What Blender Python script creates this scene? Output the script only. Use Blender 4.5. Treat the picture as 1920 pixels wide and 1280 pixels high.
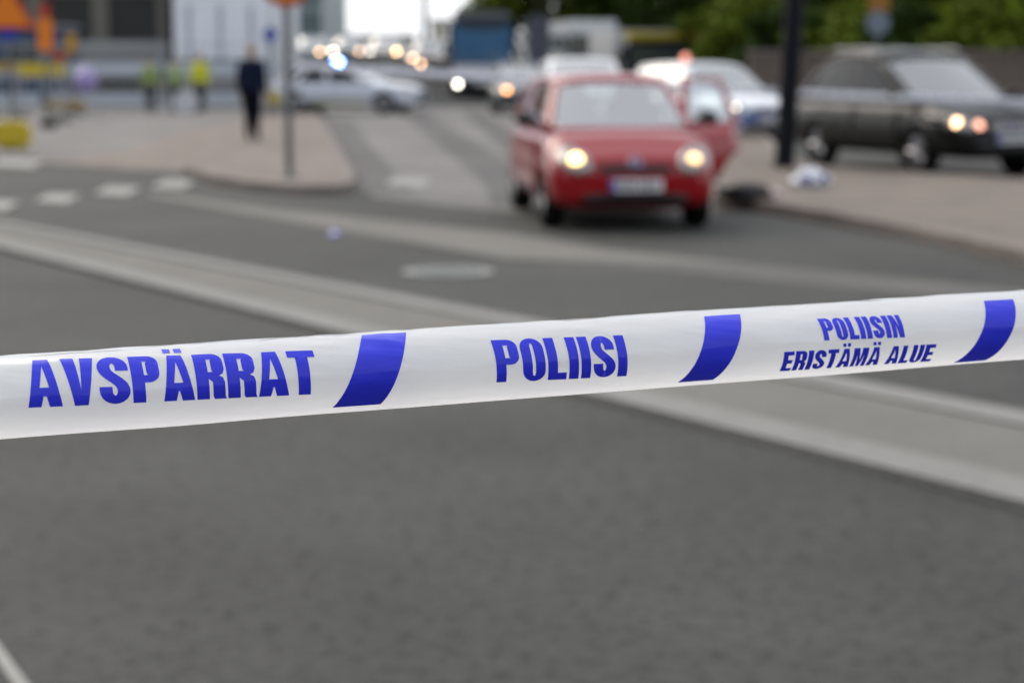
import bpy, bmesh, math, random
from mathutils import Vector, Matrix, noise
from mathutils.bvhtree import BVHTree
R_ = math.radians
random.seed(7)
scene = bpy.context.scene
for o in list(bpy.data.objects): bpy.data.objects.remove(o)
col = scene.collection

# ------------------------------------------------------------------ camera
F = 3733.0; EYE = 1.65; PITCH = math.atan((640 - 105) / F)
cp, sp = math.cos(PITCH), math.sin(PITCH)
cam_d = bpy.data.cameras.new('camera'); cam = bpy.data.objects.new('camera', cam_d); col.objects.link(cam)
cam.location = (0, 0, EYE); cam.rotation_euler = (math.pi / 2 - PITCH, 0, 0)
cam_d.sensor_width = 36; cam_d.lens = 70; cam_d.clip_start = 0.05; cam_d.clip_end = 3000
cam_d.dof.use_dof = True; cam_d.dof.focus_distance = 1.40; cam_d.dof.aperture_fstop = 6.5
cam_d.dof.aperture_blades = 0
scene.camera = cam
# ------------------------------------------------------------------ sky, sun, exposure
SUN_EL, SUN_AZ = 38, -40          # azimuth measured from +Y towards +X
w = bpy.data.worlds.new('World'); scene.world = w; w.use_nodes = True
nt = w.node_tree; nt.nodes.clear()
sky = nt.nodes.new('ShaderNodeTexSky'); sky.sky_type = 'NISHITA'; sky.sun_disc = False
sky.sun_elevation = R_(SUN_EL); sky.sun_rotation = R_(SUN_AZ); sky.dust_density = 3.0; sky.air_density = 1.0
bw = nt.nodes.new('ShaderNodeRGBToBW')
tint = nt.nodes.new('ShaderNodeMix'); tint.data_type = 'RGBA'; tint.inputs[0].default_value = 0.65
cloud = nt.nodes.new('ShaderNodeMix'); cloud.data_type = 'RGBA'; cloud.inputs[0].default_value = 0.60
cloud.inputs[7].default_value = (8.7, 9.1, 9.7, 1)          # even overcast layer
bg = nt.nodes.new('ShaderNodeBackground'); bg.inputs[1].default_value = 0.10
out = nt.nodes.new('ShaderNodeOutputWorld')
nt.links.new(sky.outputs[0], bw.inputs[0]); nt.links.new(sky.outputs[0], tint.inputs[6]); nt.links.new(bw.outputs[0], tint.inputs[7])
nt.links.new(tint.outputs[2], cloud.inputs[6]); nt.links.new(cloud.outputs[2], bg.inputs[0]); nt.links.new(bg.outputs[0], out.inputs[0])
sd = bpy.data.lights.new('sun', 'SUN'); sd.energy = 0.9; sd.angle = R_(45); sd.color = (1, .86, .70)
so = bpy.data.objects.new('sun', sd); col.objects.link(so)
so.rotation_euler = (R_(90 - SUN_EL), 0, math.pi - R_(SUN_AZ))
so.location = (0, 0, 30)
scene.view_settings.view_transform = 'Standard'; scene.view_settings.look = 'None'
scene.view_settings.gamma = 1; scene.view_settings.use_curve_mapping = False
scene.view_settings.exposure = 0.98

# ------------------------------------------------------------------ helpers
def rise(y):                       # the road climbs gently beyond the crossing
    t = max(0.0, min(1.0, (y - 66) / 30)); return 1.15 * t * t * (3 - 2 * t)
def G(px, py, z=0.0):              # where the sight line through a photo point meets height z
    a, b = (px - 960) / F, (640 - py) / F
    d = Vector((a, cp + b * sp, -sp + b * cp)); t = (z - EYE) / d.z
    return Vector((0, 0, EYE)) + d * t
def AT(px, py, Y):                 # the point at distance Y
    a, b = (px - 960) / F, (640 - py) / F
    d = Vector((a, cp + b * sp, -sp + b * cp)); return Vector((0, 0, EYE)) + d * (Y / d.y)

MATS = {}
def mat(name, color=(.5, .5, .5), rough=.5, metal=0, coat=0, emit=None, es=0, spec=.5, var=0, vs=5, bump=0, bs=50, sheen=0):
    if name in MATS: return MATS[name]
    m = bpy.data.materials.new(name); m.use_nodes = True; n = m.node_tree; b = n.nodes['Principled BSDF']
    b.inputs['Base Color'].default_value = (*color, 1); b.inputs['Roughness'].default_value = rough
    b.inputs['Metallic'].default_value = metal; b.inputs['Coat Weight'].default_value = coat; b.inputs['Coat Roughness'].default_value = .04; b.inputs['Coat IOR'].default_value = 1.5
    b.inputs['Specular IOR Level'].default_value = spec
    if emit: b.inputs['Emission Color'].default_value = (*emit, 1); b.inputs['Emission Strength'].default_value = es
    tc = n.nodes.new('ShaderNodeTexCoord')
    if var:
        nz = n.nodes.new('ShaderNodeTexNoise'); nz.inputs['Scale'].default_value = vs; nz.inputs['Detail'].default_value = 6; nz.inputs['Roughness'].default_value = .65
        rp = n.nodes.new('ShaderNodeMapRange'); rp.inputs[1].default_value = .3; rp.inputs[2].default_value = .7; rp.inputs[3].default_value = 1 - var; rp.inputs[4].default_value = 1 + var
        mx = n.nodes.new('ShaderNodeMix'); mx.data_type = 'RGBA'; mx.blend_type = 'MULTIPLY'; mx.inputs[0].default_value = 1; mx.inputs[6].default_value = (*color, 1)
        n.links.new(tc.outputs['Object'], nz.inputs['Vector']); n.links.new(nz.outputs[0], rp.inputs[0]); n.links.new(rp.outputs[0], mx.inputs[7]); n.links.new(mx.outputs[2], b.inputs['Base Color'])
    if bump:
        nb = n.nodes.new('ShaderNodeTexNoise'); nb.inputs['Scale'].default_value = bs; nb.inputs['Detail'].default_value = 4
        bp = n.nodes.new('ShaderNodeBump'); bp.inputs['Strength'].default_value = bump; bp.inputs['Distance'].default_value = .01
        n.links.new(tc.outputs['Object'], nb.inputs['Vector']); n.links.new(nb.outputs[0], bp.inputs['Height']); n.links.new(bp.outputs[0], b.inputs['Normal'])
    MATS[name] = m; return m
def paint(name, c, rough=.35, coat=1.0, metal=0): return mat(name, c, rough, metal, coat, spec=.1)
def glass(name, tintc=(.75, .82, .82), refl=1.0):
    if name in MATS: return MATS[name]
    m = bpy.data.materials.new(name); m.use_nodes = True; n = m.node_tree; n.nodes.clear()
    tr = n.nodes.new('ShaderNodeBsdfTransparent'); tr.inputs[0].default_value = (*tintc, 1)
    gl = n.nodes.new('ShaderNodeBsdfGlossy'); gl.inputs['Roughness'].default_value = .03
    lw = n.nodes.new('ShaderNodeLayerWeight'); lw.inputs[0].default_value = .5
    pw = n.nodes.new('ShaderNodeMath'); pw.operation = 'POWER'; pw.inputs[1].default_value = 4; fr = n.nodes.new('ShaderNodeMapRange'); fr.inputs[3].default_value = .10 * refl; fr.inputs[4].default_value = 1
    n.links.new(lw.outputs['Facing'], pw.inputs[0]); n.links.new(pw.outputs[0], fr.inputs[0])
    mx = n.nodes.new('ShaderNodeMixShader'); o = n.nodes.new('ShaderNodeOutputMaterial')
    n.links.new(fr.outputs[0], mx.inputs[0]); n.links.new(tr.outputs[0], mx.inputs[1]); n.links.new(gl.outputs[0], mx.inputs[2]); n.links.new(mx.outputs[0], o.inputs[0])
    MATS[name] = m; return m
def lamp_mat(name, c, s): return mat(name, (.8, .8, .8), .3, emit=c, es=s)

def tag(o, label=None, cat=None, group=None, kind=None):
    if label: o['label'] = label
    if cat: o['category'] = cat
    if group: o['group'] = group
    if kind: o['kind'] = kind
    return o
def empty(name, loc=(0, 0, 0), rz=0):
    o = bpy.data.objects.new(name, None); col.objects.link(o); o.location = loc; o.rotation_euler = (0, 0, rz); o.empty_display_size = .2; return o
def link_mesh(name, me, m=None, parent=None, smooth=False):
    if m is not None and not me.materials:
        for q in (m if isinstance(m, (list, tuple)) else [m]): me.materials.append(q)
    if smooth: me.polygons.foreach_set('use_smooth', [True] * len(me.polygons))
    o = bpy.data.objects.new(name, me); col.objects.link(o)
    if parent: o.parent = parent
    return o
def mk(name, vs, fs, m=None, parent=None, smooth=False):
    me = bpy.data.meshes.new(name); me.from_pydata([tuple(v) for v in vs], [], fs); me.update()
    return link_mesh(name, me, m, parent, smooth)
class MB:
    def __init__(s): s.v = []; s.f = []
    def add(s, vs, fs):
        k = len(s.v); s.v += [tuple(v) for v in vs]; s.f += [tuple(i + k for i in f) for f in fs]; return s
    def box(s, c, d, rz=0, bev=0.0):
        bm = bmesh.new(); bmesh.ops.create_cube(bm, size=1)
        bmesh.ops.scale(bm, vec=d, verts=bm.verts)
        if bev: bmesh.ops.bevel(bm, geom=bm.edges[:], offset=bev, segments=2, affect='EDGES')
        bmesh.ops.rotate(bm, matrix=Matrix.Rotation(rz, 3, 'Z'), verts=bm.verts); bmesh.ops.translate(bm, vec=c, verts=bm.verts)
        bm.verts.index_update(); s.add([v.co for v in bm.verts], [[v.index for v in f.verts] for f in bm.faces]); bm.free(); return s
    def tube(s, pts, r, n=10, caps=True):
        pts = [Vector(p) for p in pts]; rs = r if isinstance(r, (list, tuple)) else [r] * len(pts); vs = []; fs = []
        for i, p in enumerate(pts):
            d = (pts[min(i + 1, len(pts) - 1)] - pts[max(i - 1, 0)]).normalized()
            a = d.cross(Vector((0, 0, 1)))
            if a.length < .05: a = d.cross(Vector((1, 0, 0)))
            a.normalize(); b = d.cross(a)
            for k in range(n):
                t = 2 * math.pi * k / n; vs.append(p + (a * math.cos(t) + b * math.sin(t)) * rs[i])
        for i in range(len(pts) - 1):
            for k in range(n): fs.append((i * n + k, i * n + (k + 1) % n, (i + 1) * n + (k + 1) % n, (i + 1) * n + k))
        if caps: fs.append(tuple(range(n - 1, -1, -1))); fs.append(tuple((len(pts) - 1) * n + k for k in range(n)))
        return s.add(vs, fs)
    def lathe(s, prof, c=(0, 0, 0), axis='Z', n=24):
        vs = []; fs = []; m = len(prof)
        for k in range(n):
            t = 2 * math.pi * k / n
            for (r, h) in prof:
                p = (r * math.cos(t), r * math.sin(t), h)
                if axis == 'Y': p = (p[0], p[2], p[1])
                if axis == 'X': p = (p[2], p[0], p[1])
                vs.append((p[0] + c[0], p[1] + c[1], p[2] + c[2]))
        for k in range(n):
            for i in range(m - 1):
                a = k * m + i; b = ((k + 1) % n) * m + i; fs.append((a, b, b + 1, a + 1))
        return s.add(vs, fs)
    def ball(s, c, r, n=12):
        rr = r if isinstance(r, (tuple, list)) else (r, r, r)
        bm = bmesh.new(); bmesh.ops.create_uvsphere(bm, u_segments=n, v_segments=max(6, n // 2), radius=1)
        bm.verts.index_update()
        s.add([(v.co.x * rr[0] + c[0], v.co.y * rr[1] + c[1], v.co.z * rr[2] + c[2]) for v in bm.verts], [[v.index for v in f.verts] for f in bm.faces]); bm.free(); return s
    def prism(s, poly, z0, z1):      # poly: list of (x, y), counter-clockwise
        n = len(poly); s.add([(x, y, z0) for x, y in poly] + [(x, y, z1) for x, y in poly],
            [tuple(range(n - 1, -1, -1)), tuple(range(n, 2 * n))] + [(i, (i + 1) % n, n + (i + 1) % n, n + i) for i in range(n)]); return s
    def build(s, name, m, parent=None, smooth=False): return mk(name, s.v, s.f, m, parent, smooth)
def shade_auto(o, ang=35):
    me = o.data; me.polygons.foreach_set('use_smooth', [True] * len(me.polygons))
    try: me.set_sharp_from_angle(angle=R_(ang))
    except Exception: pass
    return o
def evaluated(o):
    dg = bpy.context.evaluated_depsgraph_get(); dg.update()
    return bpy.data.meshes.new_from_object(o.evaluated_get(dg))
def copy_tree(o, parent=None):
    c = o.copy(); col.objects.link(c); c.parent = parent
    for ch in [q for q in KIDS.get(o.name, [])]: copy_tree_child(ch, c)
    return c
KIDS = {}

# ------------------------------------------------------------------ cars
RUBBER = mat('tyre_rubber', (.010, .010, .010), .9, spec=.1, bump=.2, bs=90)
RIM = mat('alloy_rim', (.30, .30, .31), .4, .7)
DARK = mat('black_trim', (.014, .014, .016), .55)
INTER = mat('car_interior', (.03, .03, .034), .9)
CHROME = mat('chrome', (.7, .7, .72), .15, 1)
HOUS = mat('lamp_reflector', (.30, .29, .28), .3, .8)
PLATE = mat('plate_white', (.62, .63, .65), .4); PLBLUE = mat('plate_blue', (.03, .06, .42), .4)
CLEAR = glass('car_glass', (.72, .80, .80), 4.2); LENS = glass('lamp_lens', (.9, .9, .9), .3)
TINT = glass('tinted_glass', (.03, .038, .038), .15)
WHEEL = {}
def wheel_meshes(r):
    if r not in WHEEL:
        t = MB().lathe([(r * .62, -.09), (r * .70, -.105), (r * .92, -.10), (r * .99, -.07), (r, 0), (r * .99, .07), (r * .92, .10), (r * .70, .105), (r * .62, .09)], axis='Y', n=32)
        q = MB().lathe([(r * .64, -.085), (r * .63, .085), (r * .58, .09), (r * .56, .02), (.001, .015)], axis='Y', n=28)
        for k in range(5):
            a = 2 * math.pi * k / 5
            q.tube([(0, .065, 0), (r * .6 * math.cos(a), .075, r * .6 * math.sin(a))], [r * .14, r * .11], 6)
        q.lathe([(r * .16, .02), (r * .16, .085), (.001, .09)], axis='Y', n=14)
        a = bpy.data.meshes.new('tyre'); a.from_pydata(t.v, [], t.f); a.materials.append(RUBBER); a.polygons.foreach_set('use_smooth', [True] * len(a.polygons))
        b = bpy.data.meshes.new('rim'); b.from_pydata(q.v, [], q.f); b.materials.append(RIM)
        WHEEL[r] = (a, b)
    return WHEEL[r]
def add_wheel(parent, x, y, r, steer=0):
    a, b = wheel_meshes(r)
    wv = empty('wheel', (x, y, r), (0 if y > 0 else math.pi) + steer); wv.parent = parent
    for nm, me in (('tyre', a), ('rim', b)):
        o = bpy.data.objects.new(nm, me); col.objects.link(o); o.parent = wv
    return wv
LOFT = {}
def lower_body(S):
    L, W = S['L'], S['W']; w = W / 2; belt = S['belt']; hf = S['hood']; ws = S['wsb']; zb = S.get('clear', .2); h2 = L / 2
    st = [(-h2, .80, zb + .2, belt - S.get('tail', .2)), (-h2 + .07, .92, zb + .08, belt - .04), (-h2 + .4, .985, zb, belt), (-h2 * .33, 1, zb, belt), (h2 * .2, 1, zb, belt),
          (ws, .99, zb, belt - .01), (ws + .5 * (h2 - ws), .98, zb, belt * .45 + hf * .55 + .03), (h2 - .32, .955, zb, hf), (h2 - .1, .90, zb + .01, hf - .09), (h2, .78, zb + .1, hf - .22)]
    ns = S.get('nose', 1.0); st[-3] = (h2 - .32, .955, zb, hf - .015 * ns); st[-2] = (h2 - .1, .91, zb, hf - .08 * ns); st[-1] = (h2, .78 - .03 * ns, zb + .1, hf - .22 * ns)
    vs = []; fs = []
    for (x, k, b, t) in st:
        hh = t - b; kw = w * k * 1.02
        half = [(0, b), (kw * .80, b), (kw * .96, b + .06), (kw, b + .28 * hh), (kw * .995, b + .66 * hh), (kw * .955, t - .07), (kw * .82, t - .005), (kw * .4, t + .012), (0, t + .02)]
        ring = half + [(-y, z) for (y, z) in half[-2:0:-1]]
        vs += [(x, y, z) for (y, z) in ring]
    n = 16; m = len(st)
    for i in range(m - 1):
        for k in range(n): fs.append((i * n + k, i * n + (k + 1) % n, (i + 1) * n + (k + 1) % n, (i + 1) * n + k))
    fs.append(tuple(range(n))); fs.append(tuple((m - 1) * n + k for k in range(n - 1, -1, -1)))
    o = mk('tmp_body', vs, fs)
    bm = bmesh.new(); bm.from_mesh(o.data); bmesh.ops.recalc_face_normals(bm, faces=bm.faces); bm.to_mesh(o.data); bm.free()
    sm = o.modifiers.new('s', 'SUBSURF'); sm.levels = 2; sm.render_levels = 2
    cut = MB(); wr = S['wr']
    for ax in S['axles']:
        for sg in (-1, 1): cut.lathe([(.0001, -.16), (wr * 1.14, -.16), (wr * 1.14, .2), (.0001, .2)], (ax, sg * (w - .06), wr * .98), 'Y', 28)
    c = cut.build('tmp_cut', None)
    bm = bmesh.new(); bm.from_mesh(c.data); bmesh.ops.remove_doubles(bm, verts=bm.verts, dist=.0005); bmesh.ops.recalc_face_normals(bm, faces=bm.faces); bm.to_mesh(c.data); bm.free()
    bo = o.modifiers.new('b', 'BOOLEAN'); bo.operation = 'DIFFERENCE'; bo.object = c; bo.solver = 'EXACT'
    solid = evaluated(o); o.modifiers.remove(bo); plain = evaluated(o)
    bm = bmesh.new(); bm.from_mesh(plain); bvh = BVHTree.FromBMesh(bm); bm.free()
    for q in (o, c): bpy.data.objects.remove(q)
    return solid, bvh
def proj_patch(name, bvh, uvs, fs, face, m, parent, off=.005, thick=.0, smooth=True):
    """lay a flat outline onto the body: face 'F' front, 'R' rear, 'L' +y side, 'S' -y side, 'T' top"""
    vs = []; depth = []
    for (a, b) in uvs:
        if face == 'F': o, d = Vector((4, a, b)), Vector((-1, 0, 0))
        elif face == 'R': o, d = Vector((-4, a, b)), Vector((1, 0, 0))
        elif face == 'L': o, d = Vector((a, 4, b)), Vector((0, -1, 0))
        else: o, d = Vector((a, -4, b)), Vector((0, 1, 0))
        hit = bvh.ray_cast(o, d)
        vs.append((hit[0] - d * off) if hit[0] else None)
    good = [v for v in vs if v]
    for i, v in enumerate(vs):
        if v is None:
            a, b = uvs[i]; ref = min(good, key=lambda g: (g.y - a) ** 2 + (g.z - b) ** 2 if face in 'FR' else (g.x - a) ** 2 + (g.z - b) ** 2)
            vs[i] = Vector((ref.x, a, b)) if face in 'FR' else Vector((a, ref.y, b))
    o = mk(name, vs, fs, m, parent, smooth)
    if thick:
        s = o.modifiers.new('s', 'SOLIDIFY'); s.thickness = thick; s.offset = 0
    return o
def grid_uv(a0, a1, b0, b1, n=8, m=6):
    uv = [(a0 + (a1 - a0) * i / n, b0 + (b1 - b0) * j / m) for i in range(n + 1) for j in range(m + 1)]
    return uv, [(i * (m + 1) + j, (i + 1) * (m + 1) + j, (i + 1) * (m + 1) + j + 1, i * (m + 1) + j + 1) for i in range(n) for j in range(m)]
def disc_uv(cx, cy, ra, rb, rot=0, n=24, rings=3, pw=2.0):
    uv = [(cx, cy)]; fs = []
    for r in range(1, rings + 1):
        for k in range(n):
            t = 2 * math.pi * k / n; c, s = math.cos(t), math.sin(t)
            x = math.copysign(abs(c) ** (2 / pw), c) * ra * r / rings; y = math.copysign(abs(s) ** (2 / pw), s) * rb * r / rings
            uv.append((cx + x * math.cos(rot) - y * math.sin(rot), cy + x * math.sin(rot) + y * math.cos(rot)))
    for k in range(n): fs.append((0, 1 + k, 1 + (k + 1) % n))
    for r in range(rings - 1):
        for k in range(n): a = 1 + r * n + k; b = 1 + r * n + (k + 1) % n; fs.append((a, a + n, b + n, b))
    return uv, fs
def surf(fn, a0, a1, b0, b1, n, m, mb):
    vs = [fn(a0 + (a1 - a0) * i / n, b0 + (b1 - b0) * j / m) for i in range(n + 1) for j in range(m + 1)]
    mb.add(vs, [(i * (m + 1) + j, (i + 1) * (m + 1) + j, (i + 1) * (m + 1) + j + 1, i * (m + 1) + j + 1) for i in range(n) for j in range(m)])
CACHE = {}
def make_car(S, label, cat, loc, theta, paintm, group=None, kidkey=None):
    """theta: heading, 0 = towards the camera, positive turns to the right of the picture"""
    root = empty(S['name'], loc, R_(theta) - math.pi / 2); tag(root, label, cat, group)
    w = S['W'] / 2; h2 = S['L'] / 2; belt = S['belt']; H = S['H']; wr = S['wr']; full = S.get('full', False)
    body_me, bvh = lower_body(S)
    body = link_mesh('body', body_me, paintm, root); shade_auto(body, 40)
    ws, rs, rf, rr = S['wsb'], S['rsb'], S['rf'], S['rr']; bwf, bwr, rw = w * .90, w * .90, w * S.get('tumble', .72)
    lerp = lambda a, b, t: a + (b - a) * t
    crown = S.get('crown', .035); fd, rd = S.get('fdrop', .05), S.get('rdrop', .05)
    def redge(s): return H - .035 - (fd if s < .4 else rd) * (abs(s - .4) / (.4 if s < .4 else .6)) ** 2
    def side(sg):
        def f(s, t):
            return (lerp(lerp(ws, rs, s), lerp(rf, rr, s), t), sg * (lerp(lerp(bwf, bwr, s) + .02 * math.sin(math.pi * s), rw, t) + .05 * t * (1 - t)), lerp(belt - .02, redge(s), t))
        return f
    def wind(u, t): return (lerp(ws + .16 * (1 - u * u), rf + .08 * (1 - u * u), t), u * lerp(bwf, rw, t), lerp(belt - .02, redge(0) + crown * (1 - u * u), t))
    def rearw(u, t): return (lerp(rs - .08 * (1 - u * u), rr - .05 * (1 - u * u), t), u * lerp(bwr, rw, t), lerp(belt - .02, redge(1) + crown * (1 - u * u), t))
    def roof(u, s): return (lerp(rf + .08 * (1 - u * u), rr - .05 * (1 - u * u), s), u * rw, redge(s) + crown * (1 - u * u))
    fr = MB()
    surf(roof, -1, 1, 0, 1, 10, 8, fr)
    for fn in (wind, rearw):
        surf(fn, -1, -.91, 0, 1, 1, 6, fr); surf(fn, .91, 1, 0, 1, 1, 6, fr); surf(fn, -.91, .91, .93, 1, 8, 1, fr); surf(fn, -.91, .91, 0, .05, 8, 1, fr)
    pil = S['pillars']                # (s0, s1) strips that stay painted
    for sg in (-1, 1):
        f = side(sg); surf(f, 0, 1, .91, 1, 12, 1, fr); surf(f, 0, 1, 0, .06, 12, 1, fr)
        for (a, b) in pil:
            if S.get('blackpillar') and 0 < a and b < 1:
                q = MB(); surf(f, a, b, .06, .91, 1, 6, q); q.build('door_pillar', DARK, root, True)
            else: surf(f, a, b, .06, .91, 1, 6, fr)
    cf = fr.build('cabin_frame', paintm, root, True); sm = cf.modifiers.new('s', 'SOLIDIFY'); sm.thickness = .025; sm.offset = 0
    shade_auto(cf, 30)
    gl = S.get('glass', CLEAR)
    def pane(name, fn, a0, a1, b0, b1, parent=root, m=gl):
        q = MB(); surf(fn, a0, a1, b0, b1, 8, 6, q); return q.build(name, m, parent, True)
    pane('windscreen', wind, -.91, .91, .05, .93); pane('rear_window', rearw, -.91, .91, .05, .93)
    od = S.get('open_door')
    for sg in (-1, 1):
        for i in range(len(pil) - 1):
            if od and sg == 1 and i == od['bay']: continue
            pane('side_window', side(sg), pil[i][1], pil[i + 1][0], .06, .91, m=S.get('sglass', gl))
    # dark cabin: tray at belt height, dashboard, seats
    tr = MB().box(((ws + rs) / 2, 0, belt + .012), (abs(ws - rs) - .12, w * 1.6, .03), bev=.01)
    tr.box((ws - .18, 0, belt + .03), (.3, w * 1.5, .05), bev=.02); tr.build('dashboard', INTER, root)
    for x in ([.25, -.75] if S['L'] < 4.2 else [.3, -.65]):
        for sg in (-1, 1):
            mb = MB().box((x, sg * w * .42, belt + .02 + (H - belt) * .2), (.14, .42, (H - belt) * .5), bev=.04); mb.box((x - .02, sg * w * .42, belt + (H - belt) * .6), (.09, .24, .16), bev=.035); mb.tube([(x, sg * w * .42, belt + .2), (x - .02, sg * w * .42, belt + (H - belt) * .6)], .012, 6)
            shade_auto(mb.build('seat', INTER, root))
    # wheels and wells
    for ax in S['axles']:
        for sg in (-1, 1): add_wheel(root, ax, sg * (w - .115), wr, S.get('steer', 0) if ax > 0 else 0)
    # front
    hz = S['lampz']; hy = w * S.get('lampy', .68)
    for sg in (-1, 1):
        ra, rb = S.get('lamp', (.17, .115)); rot = sg * S.get('lamprot', .35)
        hl = proj_patch('headlight', bvh, *disc_uv(sg * hy, hz, ra, rb, rot, pw=S.get('lamppw', 2.2)), 'F', HOUS, root, .006, .01)
        proj_patch('lens', bvh, *disc_uv(sg * hy, hz, ra * 1.03, rb * 1.03, rot, pw=S.get('lamppw', 2.2)), 'F', LENS, hl, .05)
        on = S.get('on')
        if on:
            e_ = on[0 if sg < 0 else 1]
            if not e_: continue
            em, rad, dy = e_
            hit = bvh.ray_cast(Vector((4, sg * hy + dy, hz)), Vector((-1, 0, 0)))[0]
            if hit: MB().ball((hit.x + .01, sg * hy + dy, hz), (.03, rad, rad), 16).build('bulb', em, hl, True)
    for e in S.get('indicators', []):
        (y, z, ra, rb, m) = e; proj_patch('indicator', bvh, *disc_uv(y, z, ra, rb), 'F', m, root, .012, .006)
    gz, gw, gh = S['grille']; gr = proj_patch('grille', bvh, *disc_uv(0, gz, gw, gh, pw=5, n=32), 'F', DARK, root, .006, .006)
    if full:
        for k in range(3):
            proj_patch('grille_bar', bvh, *grid_uv(-gw * .93, gw * .93, gz - gh * .62 + k * gh * .62 - .006, gz - gh * .62 + k * gh * .62 + .006, 12, 1), 'F', S.get('barmat', DARK), gr, .016, .012)
        em = proj_patch('emblem', bvh, *disc_uv(0, gz + S.get('embz', .05), .075, .05), 'F', mat('emblem_metal', (.22, .17, .24), .3, .8), root, .02, .008)
        proj_patch('emblem_ring', bvh, *disc_uv(0, gz + S.get('embz', .05), .028, .042), 'F', mat('emblem_dark_metal', (.10, .09, .16), .3, .6), em, .027)  # inner ring in a darker metal tone than the emblem
    iz, iw, ih = S['intake']; proj_patch('air_intake', bvh, *disc_uv(0, iz, iw, ih, pw=4, n=32), 'F', DARK, root, .006, .006)
    pz = S['platez']; hit = bvh.ray_cast(Vector((4, 0, pz)), Vector((-1, 0, 0)))[0]; px = hit.x + .02
    pl = MB().box((px, 0, pz), (.012, .50, .115), bev=.003).build('licence_plate', PLATE, root)
    MB().box((px + .0075, -.225, pz), (.004, .045, .105)).build('plate_band', PLBLUE, pl)
    if full:
        for k, yy in enumerate((-.155, -.095, -.035, .045, .105, .165)):
            MB().box((px + .0075, yy, pz), (.003, .028 if k % 2 else .034, .062)).build('character', DARK, pl)
    # rear lamps, bumper strips, mirrors, handles
    for sg in (-1, 1): proj_patch('tail_light', bvh, *disc_uv(sg * w * .72, belt - .14, .09, .12, pw=4), 'R', mat('tail_red', (.35, .01, .01), .2, coat=1), root, .008, .006)
    for sg in (-1, 1):
        mx = ws - .22; mb = MB().ball((mx, sg * (w + .10), belt + .09), (.07, .105, .075), 12); mb.tube([(mx, sg * (w * .9), belt + .02), (mx, sg * (w + .05), belt + .07)], .022, 6)
        shade_auto(mb.build('mirror', S.get('mirmat', DARK), root), 60)
    if full or S.get('doors'):
        for sg, fc in ((-1, 'S'), (1, 'L')):
            for i, (x0, x1) in enumerate(S['doors']):
                if od and sg == 1 and i == od['bay']: continue
                d = proj_patch('door', bvh, *grid_uv(x0, x1, S.get('clear', .2) + .13, belt - .09, 18, 14), fc, paintm, root, .009, .006)
                hx = x0 + .12; hit = bvh.ray_cast(Vector((hx, sg * 4, belt - .16)), Vector((0, -sg, 0)))[0]
                if hit: MB().box((hx, hit.y + sg * .015, belt - .16), (.16, .03, .028), bev=.008).build('handle', S.get('handmat', paintm), d)
                if S.get('strip'):
                    z0, z1, sm_ = S['strip']; proj_patch('stripe', bvh, *grid_uv(x0, x1, z0, z1, 8, 2), fc, sm_, d, .012)
    if od:                            # an open side door, hinged at its front edge
        x0, x1 = S['doors'][od['bay']]; hinge = Vector((x1, w * .97, 0)); ang = R_(od['angle'])
        proj_patch('door_opening', bvh, *grid_uv(x0 + .02, x1 - .02, .36, belt - .06, 6, 6), 'L', INTER, root, .004)
        def turn(o):
            for v in o.data.vertices:
                p = Vector(v.co) - hinge; q = Matrix.Rotation(-ang, 3, 'Z') @ p; v.co = q + hinge
        zs = [.34 + (belt - .38) * j / 6 for j in range(7)]; uv = []; n = 8
        for i in range(n + 1):
            for j in range(7):
                x = x1 + (x0 - x1) * i / n; z = zs[j]; 
                dx = x - S['axles'][0]; rad = wr * 1.28
                lo = wr + math.sqrt(max(0, rad * rad - dx * dx)) if abs(dx) < rad else .34
                uv.append((x, max(lo, .34) + (belt - .04 - max(lo, .34)) * j / 6))
        fs = [(i * 7 + j, (i + 1) * 7 + j, (i + 1) * 7 + j + 1, i * 7 + j + 1) for i in range(n) for j in range(6)]
        d = proj_patch('door', bvh, uv, fs, 'L', paintm, root, .004); turn(d)
        so_ = d.modifiers.new('s', 'SOLIDIFY'); so_.thickness = .07; so_.offset = 0; d['label'] = 'rear side door standing wide open'
        f = side(1); a, b = pil[od['bay']][1] - .02, pil[od['bay'] + 1][0] + .02; q = MB()
        surf(f, a, a + .035, 0, 1, 1, 6, q); surf(f, b - .035, b, 0, 1, 1, 6, q); surf(f, a, b, .90, .98, 8, 1, q); surf(f, a, b, -.05, .05, 8, 1, q)
        wf = q.build('window_frame', paintm, d); turn(wf); s2 = wf.modifiers.new('s', 'SOLIDIFY'); s2.thickness = .04
        wp = MB(); surf(f, a + .03, b - .03, .05, .91, 8, 6, wp); wp = wp.build('pane', glass('door_glass', (.76, .86, .90), 2.5), d, True); turn(wp)
    if S.get('rails'):
        for sg in (-1, 1): MB().tube([(rf - .1, sg * rw * .93, H - .03), (rf - .2, sg * rw * .93, H + .03), (rr + .3, sg * rw * .93, H + .02), (rr + .2, sg * rw * .93, H - .04)], .016, 8).build('roof_rail', S['rails'], root)
    return root, bvh

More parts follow.
